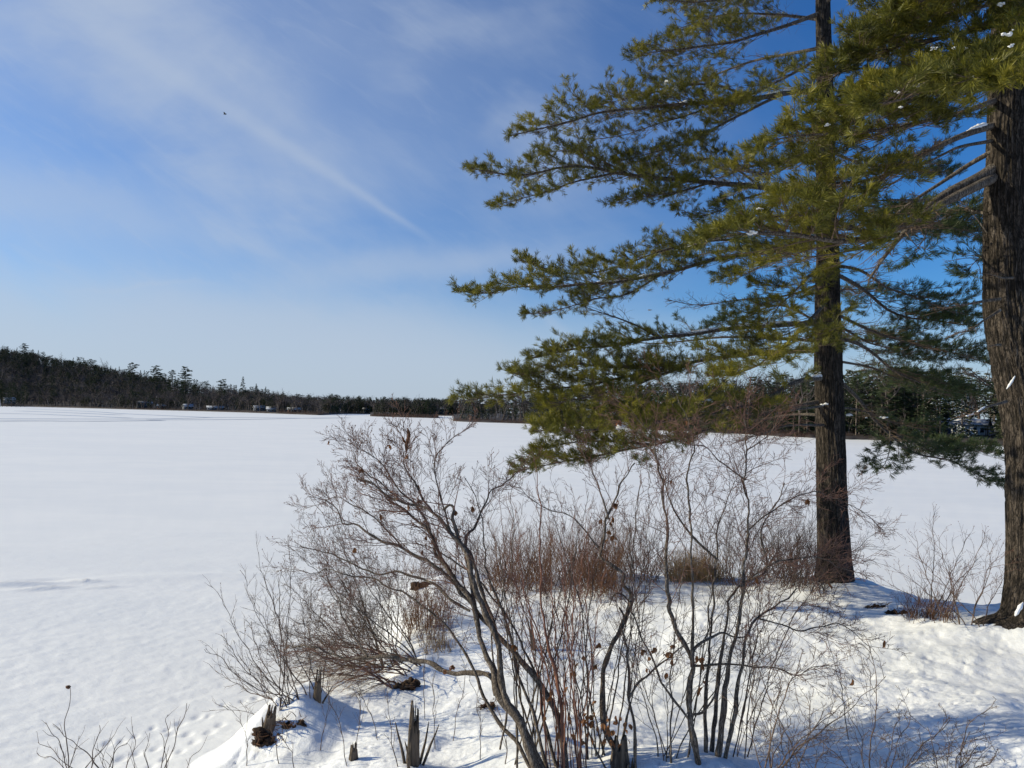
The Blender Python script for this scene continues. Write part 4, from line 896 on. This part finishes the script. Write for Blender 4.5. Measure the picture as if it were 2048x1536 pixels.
# large leaning shrub left of centre
Y0 = 5.35
T1 = dict(n=9, L=.55, lv=2, bias=(-.22, .1, .14), spread=.7)
st = [(S_([(1090, 1560), (1037, 1442), (999, 1389), (989, 1341), (970, 1293), (951, 1241), (937, 1193), (908, 1155), (884, 1126), (860, 1068), (831, 1035), (780, 1000)], Y0, 6.4), .036, .008, dict(q0=.55, n=14, L=.55)),
      (S_([(1078, 1560), (1042, 1447), (1005, 1380), (994, 1279), (951, 1183), (932, 1111), (903, 1068), (870, 1030), (812, 1006), (760, 985), (715, 960)], Y0-.05, 6.3), .034, .006, dict(q0=.5, n=15, L=.55)),
      (S_([(1130, 1560), (1125, 1480), (1100, 1400), (1037, 1317), (975, 1250), (932, 1202), (879, 1135), (807, 1097), (735, 1068), (690, 1040), (650, 1000)], Y0, 6.6), .028, .005, dict(q0=.4, n=15, L=.5)),
      (S_([(994, 1279), (985, 1230), (960, 1170), (941, 1111), (908, 1068), (909, 1025), (898, 1016), (884, 1025)], 5.8, 6.0), .018, .010, dict(q0=.5, n=4, L=.4)),
      (S_([(951, 1241), (945, 1180), (932, 1083), (951, 1049), (975, 1006), (1010, 965), (1040, 940)], 5.9, 6.3), .016, .005, dict(q0=.45, n=10, L=.45, bias=(.1, 0, .2))),
      (S_([(992, 1389), (980, 1351), (935, 1346), (889, 1346), (860, 1327), (807, 1317), (735, 1313), (687, 1317), (630, 1289), (568, 1293)], 5.8, 6.9), .026, .007, dict(q0=.4, n=10, L=.5)),
      (S_([(941, 1222), (898, 1198), (860, 1164), (810, 1150), (750, 1143), (680, 1120), (610, 1090)], 6.0, 6.8), .014, .004, dict(q0=.3, n=10, L=.5)),
      (S_([(884, 1126), (850, 1040), (800, 980), (760, 930), (700, 885)], 6.1, 6.6), .012, .003, dict(q0=.15, n=15, L=.42, bias=(-.1, 0, .25))),
      (S_([(903, 1068), (880, 980), (868, 915), (900, 880), (948, 845)], 6.1, 6.4), .010, .002, dict(q0=.15, n=12, L=.36, bias=(0, 0, .25))),
      (S_([(870, 1030), (830, 970), (810, 920), (812, 860)], 6.1, 6.4), .010, .0025, dict(q0=.15, n=14, L=.40, bias=(-.05, 0, .25))),
      (S_([(812, 1006), (740, 950), (715, 930), (700, 905)], 6.2, 6.7), .008, .0025, dict(q0=.15, n=12, L=.35, bias=(-.1, 0, .15))),
      (S_([(807, 1097), (740, 1030), (680, 1000), (610, 1020)], 6.3, 6.8), .008, .0025, dict(q0=.15, n=12, L=.4)),
      (S_([(735, 1313), (700, 1260), (670, 1190), (640, 1120)], 6.2, 6.9), .010, .003, dict(q0=.15, n=11, L=.45)),
      (S_([(1070, 1560), (1030, 1480), (985, 1430), (940, 1330), (880, 1240), (800, 1180), (700, 1150), (600, 1140)], 5.4, 6.6), .016, .003, dict(q0=.35, n=13, L=.45)),
      (S_([(1100, 1560), (1070, 1440), (1040, 1360), (1020, 1260), (980, 1150), (965, 1040), (930, 960)], 5.4, 6.2), .016, .003, dict(q0=.4, n=10, L=.42)),
      (S_([(1120, 1560), (1090, 1450), (1075, 1350), (1010, 1230), (930, 1140), (860, 1100), (780, 1080)], 5.45, 6.3), .014, .003, dict(q0=.4, n=10, L=.42)),
      (S_([(1000, 1500), (1015, 1400), (985, 1300), (1000, 1200), (1010, 1120)], 5.6, 6.0), .010, .003, dict(q0=.3, n=7, L=.3))]
B1 = down(at(1090, 1545, Y0)); 
leafp = [at(815, 890, 6.35), at(908, 1020, 6.0), at(835, 970, 6.3), at(840, 1000, 6.3), at(905, 1330, 5.9), at(1030, 1290, 5.6), at(1060, 1290, 5.6), at(890, 1340, 5.95), at(896, 1020, 6.0)]
b1 = shrub('leaning_shrub', 'largest grey stemmed leafless shrub leaning left from the bottom of the picture', B1, st, M['stem'], M['redtwig'], tw=T1, leafpts=leafp, leafn=1, buds=.10)
g = Geo(B1)
P = resample([at(812, 905, 6.35), at(813, 890, 6.35), at(818, 870, 6.35), at(815, 856, 6.35)], 8); g.tube(P, [.003, .010, .017, .015, .018, .016, .014, .004], 7)
P = resample([at(812, 888, 6.35), at(807, 880, 6.35), at(805, 872, 6.35)], 5); g.tube(P, [.004, .009, .010, .008, .002], 6)
link('curled_leaf', g.mesh('curled_leaf'), M['leaf'], b1)

# red stemmed dogwood
B2 = down(at(1132, 1530, 5.45)); st = []
for k in range(26):
    bx = 1132+rnd(-40, 40); tx = rnd(990, 1230); ty = rnd(970, 1230); mx = bx+(tx-bx)*.35+rnd(-14, 14)
    Y = 5.45+rnd(-.12, .12); st.append((S_([(bx, 1560), (bx+(mx-bx)*.4, 1440), (mx, 1330), (mx+(tx-mx)*.55, 1200), (tx, ty)], Y, Y+rnd(-.3, .5)), rnd(.0035, .0075), .0018, dict(q0=.4, n=5, L=.26, lv=1)))
st.append((S_([(1132, 1560), (1119, 1386), (1096, 1297), (1083, 1207), (1076, 1096), (1079, 1020), (1070, 940)], 5.45, 5.7), .016, .003, dict(q0=.5, n=7, L=.3, lv=1)))
shrub('dogwood_shrub', 'clump of thin bright red stems in the lower middle', B2, st, M['redstem'], M['redtwig'], tw=dict(bias=(0, 0, .3), spread=.5), leafpts=[at(rnd(1090, 1190), rnd(1330, 1500), 5.4) for _ in range(16)], leafn=1)

# twisted brown stem with hanging dead leaves
B3 = down(at(1240, 1530, 5.5))
st = [(S_([(1235, 1560), (1228, 1500), (1208, 1453), (1204, 1386), (1213, 1319), (1239, 1261), (1264, 1207), (1248, 1172), (1244, 1149), (1208, 1118), (1199, 1096), (1217, 1038), (1235, 993), (1275, 930)], 5.5, 6.0), .026, .005, dict(q0=.45, n=10, L=.45)),
      (S_([(1264, 1207), (1243, 1188), (1222, 1192), (1217, 1214)], 5.75, 5.7), .008, .005, dict(n=0)),
      (S_([(1270, 1560), (1271, 1453), (1257, 1399), (1253, 1279), (1240, 1215)], 5.4, 5.7), .015, .006, dict(q0=.4, n=7, L=.4)),
      (S_([(1257, 1399), (1280, 1365), (1302, 1341), (1347, 1301), (1380, 1290)], 5.45, 5.7), .011, .004, dict(q0=.3, n=6, L=.4)),
      (S_([(1217, 1038), (1190, 960), (1165, 900), (1150, 870)], 5.9, 6.2), .008, .002, dict(q0=.2, n=9, L=.35)),
      (S_([(1199, 1096), (1150, 1040), (1080, 1010), (1020, 960)], 5.9, 6.3), .008, .002, dict(q0=.2, n=9, L=.35)),
      (S_([(1225, 1560), (1190, 1500), (1160, 1420), (1175, 1340)], 5.3, 5.6), .010, .003, dict(q0=.3, n=8, L=.35))]
lp = [at(1222+rnd(-8, 10), rnd(1030, 1085), 5.95) for _ in range(12)]+[at(1232+rnd(-4, 4), rnd(995, 1010), 5.95) for _ in range(4)]+[at(rnd(1205, 1260), rnd(1430, 1490), 5.3) for _ in range(20)]+[at(rnd(1160, 1200), rnd(1420, 1480), 5.4) for _ in range(9)]+[at(rnd(1280, 1350), rnd(1290, 1350), 5.5) for _ in range(14)]+[at(rnd(1150, 1200), rnd(1280, 1330), 5.5) for _ in range(5)]
shrub('twisted_shrub', 'crooked brown stem with dead leaves hanging on it right of the red stems', B3, st, M['stem'], M['redtwig'], tw=dict(bias=(0, 0, .15), lv=2, spread=.85), leafpts=lp, leafn=1)

# tall grey multi-stemmed shrub, right of centre
B4 = down(at(1425, 1518, 5.5)); Y = 5.5
T4 = dict(n=15, L=.6, lv=2, bias=(.05, 0, .12), spread=.85)
st = [(S_([(1402, 1560), (1382, 1453), (1380, 1386), (1385, 1323), (1351, 1252), (1340, 1198), (1335, 1136), (1329, 1029), (1315, 939), (1302, 877)], Y-.1, Y+.3), .026, .005, dict(q0=.5, n=12)),
      (S_([(1383, 1335), (1386, 1250), (1384, 1150), (1378, 1030), (1376, 960), (1383, 900), (1372, 850), (1350, 790)], Y, Y+.3), .014, .003, dict(q0=.35, n=12)),
      (S_([(1414, 1545), (1409, 1408), (1420, 1279), (1429, 1185), (1436, 1100), (1440, 1042), (1465, 960)], Y+.05, Y+.5), .016, .003, dict(q0=.5, n=9)),
      (S_([(1431, 1545), (1445, 1430), (1458, 1332), (1476, 1252), (1485, 1163), (1494, 1064), (1490, 962), (1492, 895), (1485, 840)], Y, Y+.3), .024, .003, dict(q0=.45, n=16)),
      (S_([(1443, 1545), (1472, 1408), (1490, 1274), (1516, 1238), (1561, 1207), (1592, 1176)], Y-.02, Y+.2), .020, .005, dict(q0=.5, n=8, L=.5, bias=(.25, 0, 0))),
      (S_([(1422, 1545), (1427, 1453), (1436, 1341), (1452, 1252), (1467, 1180), (1534, 1136), (1525, 1055), (1570, 970)], Y+.1, Y+.6), .018, .004, dict(q0=.5, n=11, bias=(.2, 0, .1))),
      (S_([(1385, 1323), (1391, 1297), (1436, 1274), (1494, 1267)], Y, Y+.1), .012, .007, dict(q0=.5, n=3, L=.3)),
      (S_([(1382, 1332), (1458, 1330), (1539, 1332), (1597, 1346), (1660, 1335)], Y, Y-.2), .010, .003, dict(q0=.4, n=10, L=.4)),
      (S_([(1378, 1440), (1329, 1377), (1311, 1337), (1275, 1252), (1240, 1180)], Y-.1, Y+.2), .011, .003, dict(q0=.3, n=8, L=.4)),
      (S_([(1380, 1430), (1409, 1422), (1445, 1364)], Y, Y), .010, .008, dict(n=0)),
      (S_([(1436, 1122), (1391, 1078), (1345, 1010), (1320, 930), (1285, 850), (1250, 810)], Y+.3, Y+.5), .010, .002, dict(q0=.3, n=11)),
      (S_([(1490, 1064), (1560, 1010), (1620, 985), (1690, 1000), (1770, 1060)], Y+.3, Y+.5), .008, .002, dict(q0=.15, n=14, L=.42, bias=(.2, 0, .05))),
      (S_([(1516, 1238), (1600, 1260), (1680, 1250), (1740, 1290)], Y+.1, Y), .008, .002, dict(q0=.2, n=12, L=.4, bias=(.2, 0, 0))),
      (S_([(1494, 1160), (1560, 1120), (1630, 1120), (1720, 1150)], Y+.1, Y), .008, .002, dict(q0=.2, n=12, L=.4, bias=(.2, 0, .1))),
      (S_([(1492, 960), (1440, 920), (1400, 890), (1330, 880)], Y+.3, Y+.2), .007, .002, dict(q0=.2, n=9, L=.35)),
      (S_([(1492, 900), (1540, 870), (1560, 840), (1590, 850)], Y+.3, Y+.4), .006, .002, dict(q0=.1, n=9, L=.32))]
lp = [at(rnd(1390, 1415), rnd(1300, 1330), 5.4) for _ in range(6)]+[at(rnd(1395, 1410), rnd(1360, 1385), 5.4) for _ in range(4)]+[at(1300, 1270, 5.5), at(1345, 1290, 5.5)]
shrub('grey_stemmed_shrub', 'tall shrub of many straight grey stems rising from one snowy foot right of centre', B4, st, M['stem'], M['redtwig'], tw=T4, leafpts=lp, leafn=1)

# crossing stems that fill the middle of the thicket
def thicket(label, bx, w, n, tx0, tx1, ty0, ty1, Y, r, ms, mt, tw):
    st = []
    for k in range(n):
        b = bx+rnd(-w, w); tx, ty = rnd(tx0, tx1), rnd(ty0, ty1); c = rnd(-.12, .12)*(tx1-tx0)
        st.append((S_([(b, 1560), (b+(tx-b)*.22+c*.5, 1450), (b+(tx-b)*.55+c, 1450-(1450-ty)*.45), (b+(tx-b)*.8+c*.4, 1450-(1450-ty)*.78), (tx, ty)], Y+rnd(-.1, .1), Y+rnd(-.1, .9)), r*rnd(.6, 1.2), .002, dict(tw)))
    return shrub('thicket_shrub', label, down(at(bx, 1550, Y)), st, ms, mt, tw=dict(bias=(0, 0, .12), spread=.8))
thicket('loose grey shrub of crossing stems between the leaning shrub and the red stems', 1060, 40, 10, 930, 1180, 960, 1220, 5.6, .009, M['stem'], M['redtwig'], dict(q0=.35, n=6, L=.4, lv=2))
thicket('slender shrub of crossing stems behind the crooked stem', 1215, 40, 11, 1080, 1350, 940, 1230, 5.7, .008, M['stem'], M['redtwig'], dict(q0=.35, n=6, L=.4, lv=2))
thicket('wiry shrub with many fine branches in front of the grey stemmed shrub', 1340, 40, 9, 1230, 1560, 1000, 1300, 5.5, .007, M['stem'], M['twig'], dict(q0=.35, n=7, L=.42, lv=2))
thicket('thin reddish shrub leaning right beyond the grey stemmed shrub', 1470, 30, 8, 1480, 1720, 1080, 1300, 5.7, .006, M['twig'], M['redtwig'], dict(q0=.35, n=7, L=.42, lv=2))
# twiggy shrubs low on the right
for (bx, by, tips, lab, r) in [
    (1530, 1600, [(1610, 1300), (1560, 1360), (1700, 1400), (1640, 1420), (1770, 1360), (1500, 1380), (1580, 1440)], 'thin dark twiggy shrub in the lower right in front of the pitted snow', .006),
    (1760, 1640, [(1735, 1290), (1690, 1420), (1820, 1420), (1860, 1500), (1650, 1480), (1900, 1440), (1790, 1450)], 'dark branching twigs at the bottom edge on the right', .005),
    (1880, 1640, [(1960, 1425), (1945, 1470), (1990, 1500), (1850, 1460), (1905, 1500), (1960, 1500)], 'small forked twigs nearest the bottom right corner', .005),
    (1600, 1620, [(1500, 1300), (1540, 1400), (1650, 1500), (1580, 1480), (1620, 1380)], 'slender arching stems between the grey shrub and the lower right twigs', .005)]:
    Yb = 4.7; st = []
    for t_ in tips: st.append((S_([(bx+rnd(-25, 25), by), (bx+(t_[0]-bx)*.25+rnd(-15, 15), by+(t_[1]-by)*.35), (bx+(t_[0]-bx)*.6+rnd(-15, 15), by+(t_[1]-by)*.7), t_], Yb, Yb+rnd(0, .5)), r, .002, dict(q0=.3, n=5, L=.28)))
    P = down(at(bx, by, Yb)); shrub('twiggy_shrub', lab, P, st, M['twig'], M['twig'], tw=dict(lv=2, bias=(.02, 0, .12), spread=.9, wig=.13))
# fan of stems at lower left
def fan(name, label, bases, tips, Ys, r, kw, ms, mt, sag=0., **extra):
    st = []; B = None
    for k, t_ in enumerate(tips):
        bx, by = bases[k % len(bases)]; b = gp(bx, by); B = b if B is None else B; t = at(t_[0], t_[1], b[1]+rnd(*Ys)); m1 = b+(t-b)*.35+np.array([(b[0]-t[0])*sag*.3, 0, np.linalg.norm(t-b)*(-sag)]); m2 = b+(t-b)*.7+np.array([0, 0, -np.linalg.norm(t-b)*sag*.8])
        st.append(([down(b, .1), b+(m1-b)*.3, m1, m2, t], rnd(.8, 1.2)*r, .0022, dict(kw)))
    return shrub(name, label, down(B, 0), st, ms, mt, tw=dict(bias=(0, 0, .15)), **extra)
fan('fan_shrub', 'fan of thin dark stems arching left over the ice from the snowy stump', [(600, 1400), (580, 1410), (620, 1395), (640, 1400), (560, 1420)],
    [(412, 1300), (435, 1188), (480, 1140), (512, 1105), (585, 1078), (540, 1180), (450, 1283), (470, 1360), (440, 1415), (560, 1140), (530, 1240), (495, 1250), (620, 1180), (600, 1200), (640, 1230), (430, 1340), (575, 1260), (505, 1190), (655, 1260), (480, 1300), (520, 1330), (550, 1300)], (-.2, .5), .006, dict(q0=.3, n=6, L=.32, lv=1, spread=.45), M['twig'], M['twig'], sag=.09, buds=.05)
fan('tangled_shrub', 'dark tangled shrub with crossing branches behind the low horizontal limb', [(790, 1330), (770, 1335), (810, 1325), (750, 1340), (840, 1320), (720, 1350)],
    [(600, 1030), (650, 975), (620, 1080), (590, 1180), (700, 1070), (610, 1240), (740, 1120), (640, 1150), (680, 1200), (720, 1180), (560, 1260), (620, 1300), (800, 1130), (660, 1100), (600, 1330), (560, 1150), (580, 1090), (610, 1200), (670, 1150), (700, 1130), (540, 1220), (760, 1180), (640, 1260), (720, 1240), (600, 1270), (650, 1300), (690, 1270), (560, 1300), (630, 1010), (740, 1060), (770, 1110), (530, 1280)], (-.6, .6), .009, dict(q0=.25, n=11, L=.5, lv=2, bias=(-.1, 0, .05)), M['stem'], M['twig'], sag=.02, buds=.06)
fan('fallen_branches', 'heap of reddish brown branches lying low over the shore snow', [(850, 1330), (835, 1340), (820, 1350), (800, 1365), (790, 1375)],
    [(560, 1340), (600, 1290), (640, 1380), (590, 1370), (650, 1320), (570, 1310), (620, 1400), (680, 1290), (700, 1400), (610, 1350), (660, 1270), (580, 1385), (640, 1345), (690, 1370), (550, 1300), (720, 1330)], (-.8, .3), .009, dict(q0=.15, n=8, L=.45, lv=1, bias=(-.3, 0, -.05), spread=.35), M['redtwig'], M['brownbrush'], sag=-.08)
for (bs, tips, lab, sp) in [
    ([(200, 1590), (170, 1600), (240, 1590), (120, 1600)], [(80, 1485), (95, 1440), (108, 1445), (160, 1480), (75, 1500), (200, 1450), (195, 1500), (245, 1455), (235, 1480), (262, 1475), (270, 1460)], 'low forked twigs in the bottom left corner', .3),
    ([(290, 1620), (320, 1610)], [(378, 1400), (340, 1420), (300, 1470), (325, 1465), (410, 1490), (250, 1500)], 'sparse shrub with one long slanting twig near the bottom left', .3)]:
    st = []
    for k, t_ in enumerate(tips):
        bx, by = bs[k % len(bs)]; Yb = 5.9; st.append((S_([(bx, by), (bx+(t_[0]-bx)*.4+rnd(-8, 8), by+(t_[1]-by)*.4), (bx+(t_[0]-bx)*.75+rnd(-5, 5), by+(t_[1]-by)*.75), t_], Yb, Yb+rnd(0, .3)), .0055, .002, dict(q0=.4, n=3, L=.16, lv=0)))
    shrub('sparse_shrub', lab, down(at(bs[0][0], 1545, 5.9), 0), st, M['twig'], M['twig'], tw=dict(bias=(0, 0, .2), spread=.5))
st = [(S_([(142, 1600), (140, 1520), (134, 1440), (137, 1375)], 5.8, 5.9), .004, .0025, dict(n=0))]
o = shrub('seed_stalk', 'single tall straight stalk with a small dark seed head at bottom left', down(at(142, 1560, 5.8), 0), st, M['twig'], M['twig'], leafpts=[])
o['category'] = 'plant'; g = Geo(np.array(o.location)); blob(g, at(136, 1374, 5.9), .018, 4, (1, 1, .8), .4, 7); link('seed_head', g.mesh('seed_head'), M['brownbrush'], o)
# thin upright shoots scattered over the near bank
for k, (bx, by, tx, ty) in enumerate([(700, 1530, 640, 1330), (712, 1520, 715, 1345), (800, 1536, 770, 1400), (560, 1530, 520, 1350), (870, 1500, 880, 1300), (640, 1500, 655, 1360), (905, 1480, 925, 1290), (760, 1480, 700, 1330), (850, 1440, 862, 1240), (960, 1520, 945, 1360), (1010, 1530, 1000, 1420), (1330, 1520, 1310, 1300), (1700, 1480, 1640, 1230), (1500, 1500, 1540, 1200), (495, 1530, 470, 1420), (590, 1536, 570, 1440)]):
    b = gp(bx, by); t_ = at(tx, ty, b[1]+rnd(-.2, .2)); m_ = (b+t_)/2+np.array([rnd(-.05, .05), 0, rnd(-.04, .04)])
    shrub('twig_shoot', ['thin dark shoot standing in the snow left of the broken stump', 'thin shoot rising beside the small cut stub', 'slim twig standing just left of the tall broken stump', 'wiry shoot below the snowy stump', 'thin weed stalk right of the snow mound', 'straight shoot by the drift shadow', 'slim stalk under the low horizontal limb', 'bent shoot in front of the fallen branches', 'stalk crossing the low horizontal limb', 'short shoot near the foot of the leaning shrub', 'very short twig beside the leaning shrub foot', 'slim shoot left of the grey stemmed shrub', 'lone shoot on the pitted snow at right', 'arching shoot right of the grey stemmed shrub', 'fine shoot at the very edge of the ice', 'fine shoot below the dark stump hole'][k], down(b, 0),
          [([down(b, .1), b+(m_-b)*.5, m_, t_], .0045, .0015, dict(q0=.3, n=4, L=.22, lv=1))], M['twig'], M['twig'], tw=dict(bias=(0, 0, .25), spread=.5), group='thin shoots standing in the near snow')

# brush along the crest of the bank
def brush(name, label, px0, px1, pyb, h, n, r, m, tw=None, lean=.25, jitter=.5, cat='shrub'):
    B = gp((px0+px1)/2, pyb); o = thing(name, label, cat, down(B, 0)); G = Geo(np.array(o.location)); 
    for k in range(n):
        u_ = random.random(); b = gp(px0+(px1-px0)*u_, pyb+rnd(-6, 4)) if k < 40 else None
        if b is None: b = random.choice(pool)+np.array([rnd(-.12, .12), rnd(-jitter, jitter), 0])
        else:
            if k == 0: pool = []
            pool.append(b)
        b = down(b, .06); hh = h*rnd(.3, 1.12)*(1-.62*abs(u_*2-1)**2); a_ = (u_*2-1)*lean*1.3; d = np.array([a_+rnd(-lean, lean), rnd(-lean, lean), 1.])
        S = path(b, d, hh, 6, .13, -.02); G.tube(S, np.linspace(r, r*.3, 6), 3)
        if tw: twigs(G, S, r*.5, hh*.32, tw, 0, 1, np.array([0, 0, .2]), .6, .35, .5)
    link('stems', G.mesh('brush_stems'), m, o); return o
brush('brush_clump', 'dense reddish brown brush behind the red stems at the far edge of the bank', 975, 1230, 1175, 1.42, 640, .0055, M['brownbrush'], 4, .5, 1.0)
brush('brush_clump', 'darker thin stemmed brush right of the dense brown brush', 1240, 1310, 1160, 1.4, 80, .006, M['twig'], 6, .4)
brush('brush_clump', 'dark bushy thicket against the foot of the middle pine', 1450, 1640, 1168, 1.5, 260, .006, M['twig'], 5, .55, .9)
brush('brush_clump', 'small brown brush patch on the left edge of the bank', 815, 900, 1255, .95, 220, .0045, M['brownbrush'], 2, .2)
brush('brush_clump', 'reddish brush tuft at the back left corner of the bank', 820, 900, 1150, .55, 110, .005, M['brownbrush'], 3, .5)
brush('brush_clump', 'low dark red brown clump at the waterline between the pines', 1815, 1885, 1238, .55, 170, .0045, M['brownbrush'], 1, .3)
brush('brush_clump', 'fine pale red brush behind the shrub tops', 900, 1010, 1150, .9, 60, .004, M['redtwig'], 3, .3)
brush('brush_clump', 'stubby dark shoots on the crest left of the middle pine', 1420, 1450, 1195, .3, 26, .006, M['twig'], 0, .15)
fan('berry_shrub', 'open shrub with reddish buds between the middle pine and the right pine', [(1860, 1240), (1890, 1245), (1920, 1248), (1940, 1250), (1965, 1255)],
    [(1872, 1022), (1820, 1065), (1880, 1080), (1800, 1140), (1835, 1110), (1940, 1075), (1975, 1065), (1900, 1130), (1990, 1110), (2000, 1150), (1955, 1120), (1925, 1150), (1780, 1170), (1990, 1090)], (-.3, .6), .007, dict(q0=.35, n=7, L=.38, lv=1, spread=.6), M['twig'], M['redtwig'], buds=.25)
fan('side_twigs', 'low reddish twigs in front of the foot of the middle pine', [(1600, 1180), (1620, 1185)], [(1700, 1040), (1760, 1060), (1740, 1090), (1640, 1030), (1600, 1040), (1680, 1080), (1560, 1060)], (-.8, -.2), .007, dict(q0=.3, n=10, L=.45, lv=1, bias=(.15, 0, 0)), M['twig'], M['redtwig'])
# dry grass
def grass(label, px0, px1, pyb, h, n, m, name='dry_grass'):
    B = gp((px0+px1)/2, pyb); g = Geo()
    bases = [gp(px0+(px1-px0)*k/11, pyb) for k in range(12)]
    for k in range(n):
        b = random.choice(bases)+np.array([rnd(-.1, .1), rnd(-.15, .25), 0]); b = down(b, .03); S = path(b, [rnd(-.5, .35), rnd(-.35, .35), 1], h*rnd(.4, 1.1), 5, .14, -.03); g.tube(S, [.003, .003, .0025, .002, .001], 3)
    tag(link(name, g.mesh(name), m), label, 'grass', kind='stuff')
grass('pale straw coloured dry grass tuft on the crest of the bank', 1345, 1435, 1160, .62, 900, M['straw'])
grass('sparse dry grass on the left lip of the bank', 850, 905, 1300, .22, 160, M['straw'])

tick('shrubs')
# ------------------------------------------------------------------ stumps and debris
def stump(label, px, pyb, pyt, wpx, lean=0., spikes=5, seed=0, name='tree_stump', m=None):
    b = gp(px, pyb); Y = b[1]; h = (pyb-pyt)/F*Y; r = wpx/2/F*Y; o = thing(name, label, 'stump', down(b, 0)); g = Geo(np.array(o.location))
    n, k = 34, 44; zz = np.linspace(-.12, h, n)[:, None]; th = (np.arange(k)/k*6.283)[None]
    top = h*(.55+.45*np.clip(fbm(np.cos(th)*3.2+seed, np.sin(th)*3.2, None, 3, seed)*1.1+.45, 0, 1))
    z = np.minimum(zz, top); rr = r*(1.25-.5*np.clip(z/h, 0, 1))*(1+.20*fbm(np.cos(th)*3+seed, np.sin(th)*3, z*3, 3, seed+2))*np.where(zz > top, .55, 1)
    V = np.stack([b[0]+rr*np.cos(th)+lean*z, b[1]+rr*np.sin(th), o.location[2]+z+0*th], -1).reshape(-1, 3); i = np.arange(n-1)[:, None]; j = np.arange(k)[None]; j2 = (j+1) % k
    g.add(V, np.stack([i*k+j, i*k+j2, (i+1)*k+j2, (i+1)*k+j], -1).reshape(-1, 4)); link('wood', g.mesh('stump_wood'), m or M['rot'], o)
    for q in range(spikes):
        a = rnd(0, 6.28); d = rnd(.9, 1.7)*r; p = np.array([b[0]+math.cos(a)*d, b[1]+math.sin(a)*d, o.location[2]-.08]); hh = h*rnd(.35, .85); s = Geo(np.array(o.location))
        s.tube(path(p, [math.cos(a)*.25+lean, math.sin(a)*.25, 1], hh, 6, .09), np.array([.016, .011, .012, .009, .007, .003])*min(1.2, r/.05+.3), 6); link('splinter', s.mesh('splinter'), m or M['rot'], o)
    return o
stump('tall broken weathered stump with splintered top at the bottom of the picture', 825, 1530, 1405, 20, .02, 5, 3)
stump('small cut grey stub in the snow left of the tall broken stump', 707, 1518, 1486, 13, .0, 1, 6)
stump('thin dark upright stub on top of the snow mound', 634, 1400, 1335, 12, .04, 1, 9)
stump('pointed dark stump on the left side of the snow mound', 538, 1460, 1412, 20, .12, 1, 12)
stump('short leafy brown stump at the foot of the twisted shrub', 1240, 1530, 1475, 30, .0, 5, 15)
stump('dark leaning broken post beside the red stems', 1068, 1300, 1236, 8, -.2, 0, 17)
def hole(label, px, py, r, seed, name='exposed_root'):
    c = gp(px, py); o = thing(name, label, 'root', down(c, 0)); g = Geo(np.array(o.location))
    for k in range(9): blob(g, c+np.array([rnd(-r, r)*1.1, rnd(-.03, .06), rnd(-.05, .03)]), r*rnd(.22, .42), seed+k, (1.2, .8, .8), .9, 14)
    link('rotten_wood', g.mesh('root_wood'), M['soil'], o)
    g = Geo(np.array(o.location))
    for k in range(30): p = c+np.array([rnd(-r, r)*1.3, rnd(-.08, .05), rnd(-.03, .08)]); g.tube(path(p, [rnd(-1, 1), -.4, rnd(-.6, 1)], rnd(.04, .13), 4, .2), [.005, .004, .003, .001], 3)
    link('rootlets', g.mesh('rootlets'), M['brownbrush'], o)
hole('dark rotten wood showing below the snow mound near the ice edge', 545, 1480, .13, 1)
hole('brown rotten wood under the right shoulder of the snow mound', 582, 1452, .09, 5)
hole('reddish bare soil patch under the fallen branches', 800, 1372, .16, 9)
hole('dark overhanging turf edge at the far left side of the bank', 850, 1172, .22, 13)
hole('small dark root poking from the snow by the leaning shrub', 975, 1415, .06, 19)
hole('dark rock or root at the waterline right of the middle pine', 1755, 1215, .12, 24)
hole('second dark root at the waterline beside the berry shrub', 1795, 1228, .10, 29)
o = thing('dead_branch', 'short dark stick lying on the snow above the tall broken stump', 'branch', gp(820, 1380)); g = Geo(np.array(o.location)); c = gp(820, 1380); g.tube([c+[-.07, 0, .03], c+[0, 0, .045], c+[.06, .02, .035]], [.012, .012, .008], 6); link('stick', g.mesh('stick'), M['rot'], o)
# bird
bp = at(450, 228, 60); o = thing('bird', 'tiny dark bird flying high in the sky beside the long cloud streak', 'bird', bp); g = Geo(bp)
blob(g, bp, .06, 1, (2.4, 1, .9), .05, 8); link('body', g.mesh('bird_body'), M['bird'], o)
for s in (-1, 1):
    g = Geo(bp); g.add([bp+[-.05, s*.03, 0], bp+[.08, s*.03, .0], bp+[.03, s*.18, .09], bp+[-.06, s*.16, .09], bp+[-.08, s*.32, .05], bp+[-.05, s*.03, -.012], bp+[.08, s*.03, -.012], bp+[.03, s*.18, .078], bp+[-.06, s*.16, .078]], [[0, 1, 2, 3], [5, 8, 7, 6]], [[3, 2, 4], [8, 4, 7]]); link('wing', g.mesh('bird_wing', False), M['bird'], o)
print('objects', len(bpy.data.objects), 'polys', sum(len(m.polygons) for m in bpy.data.meshes))
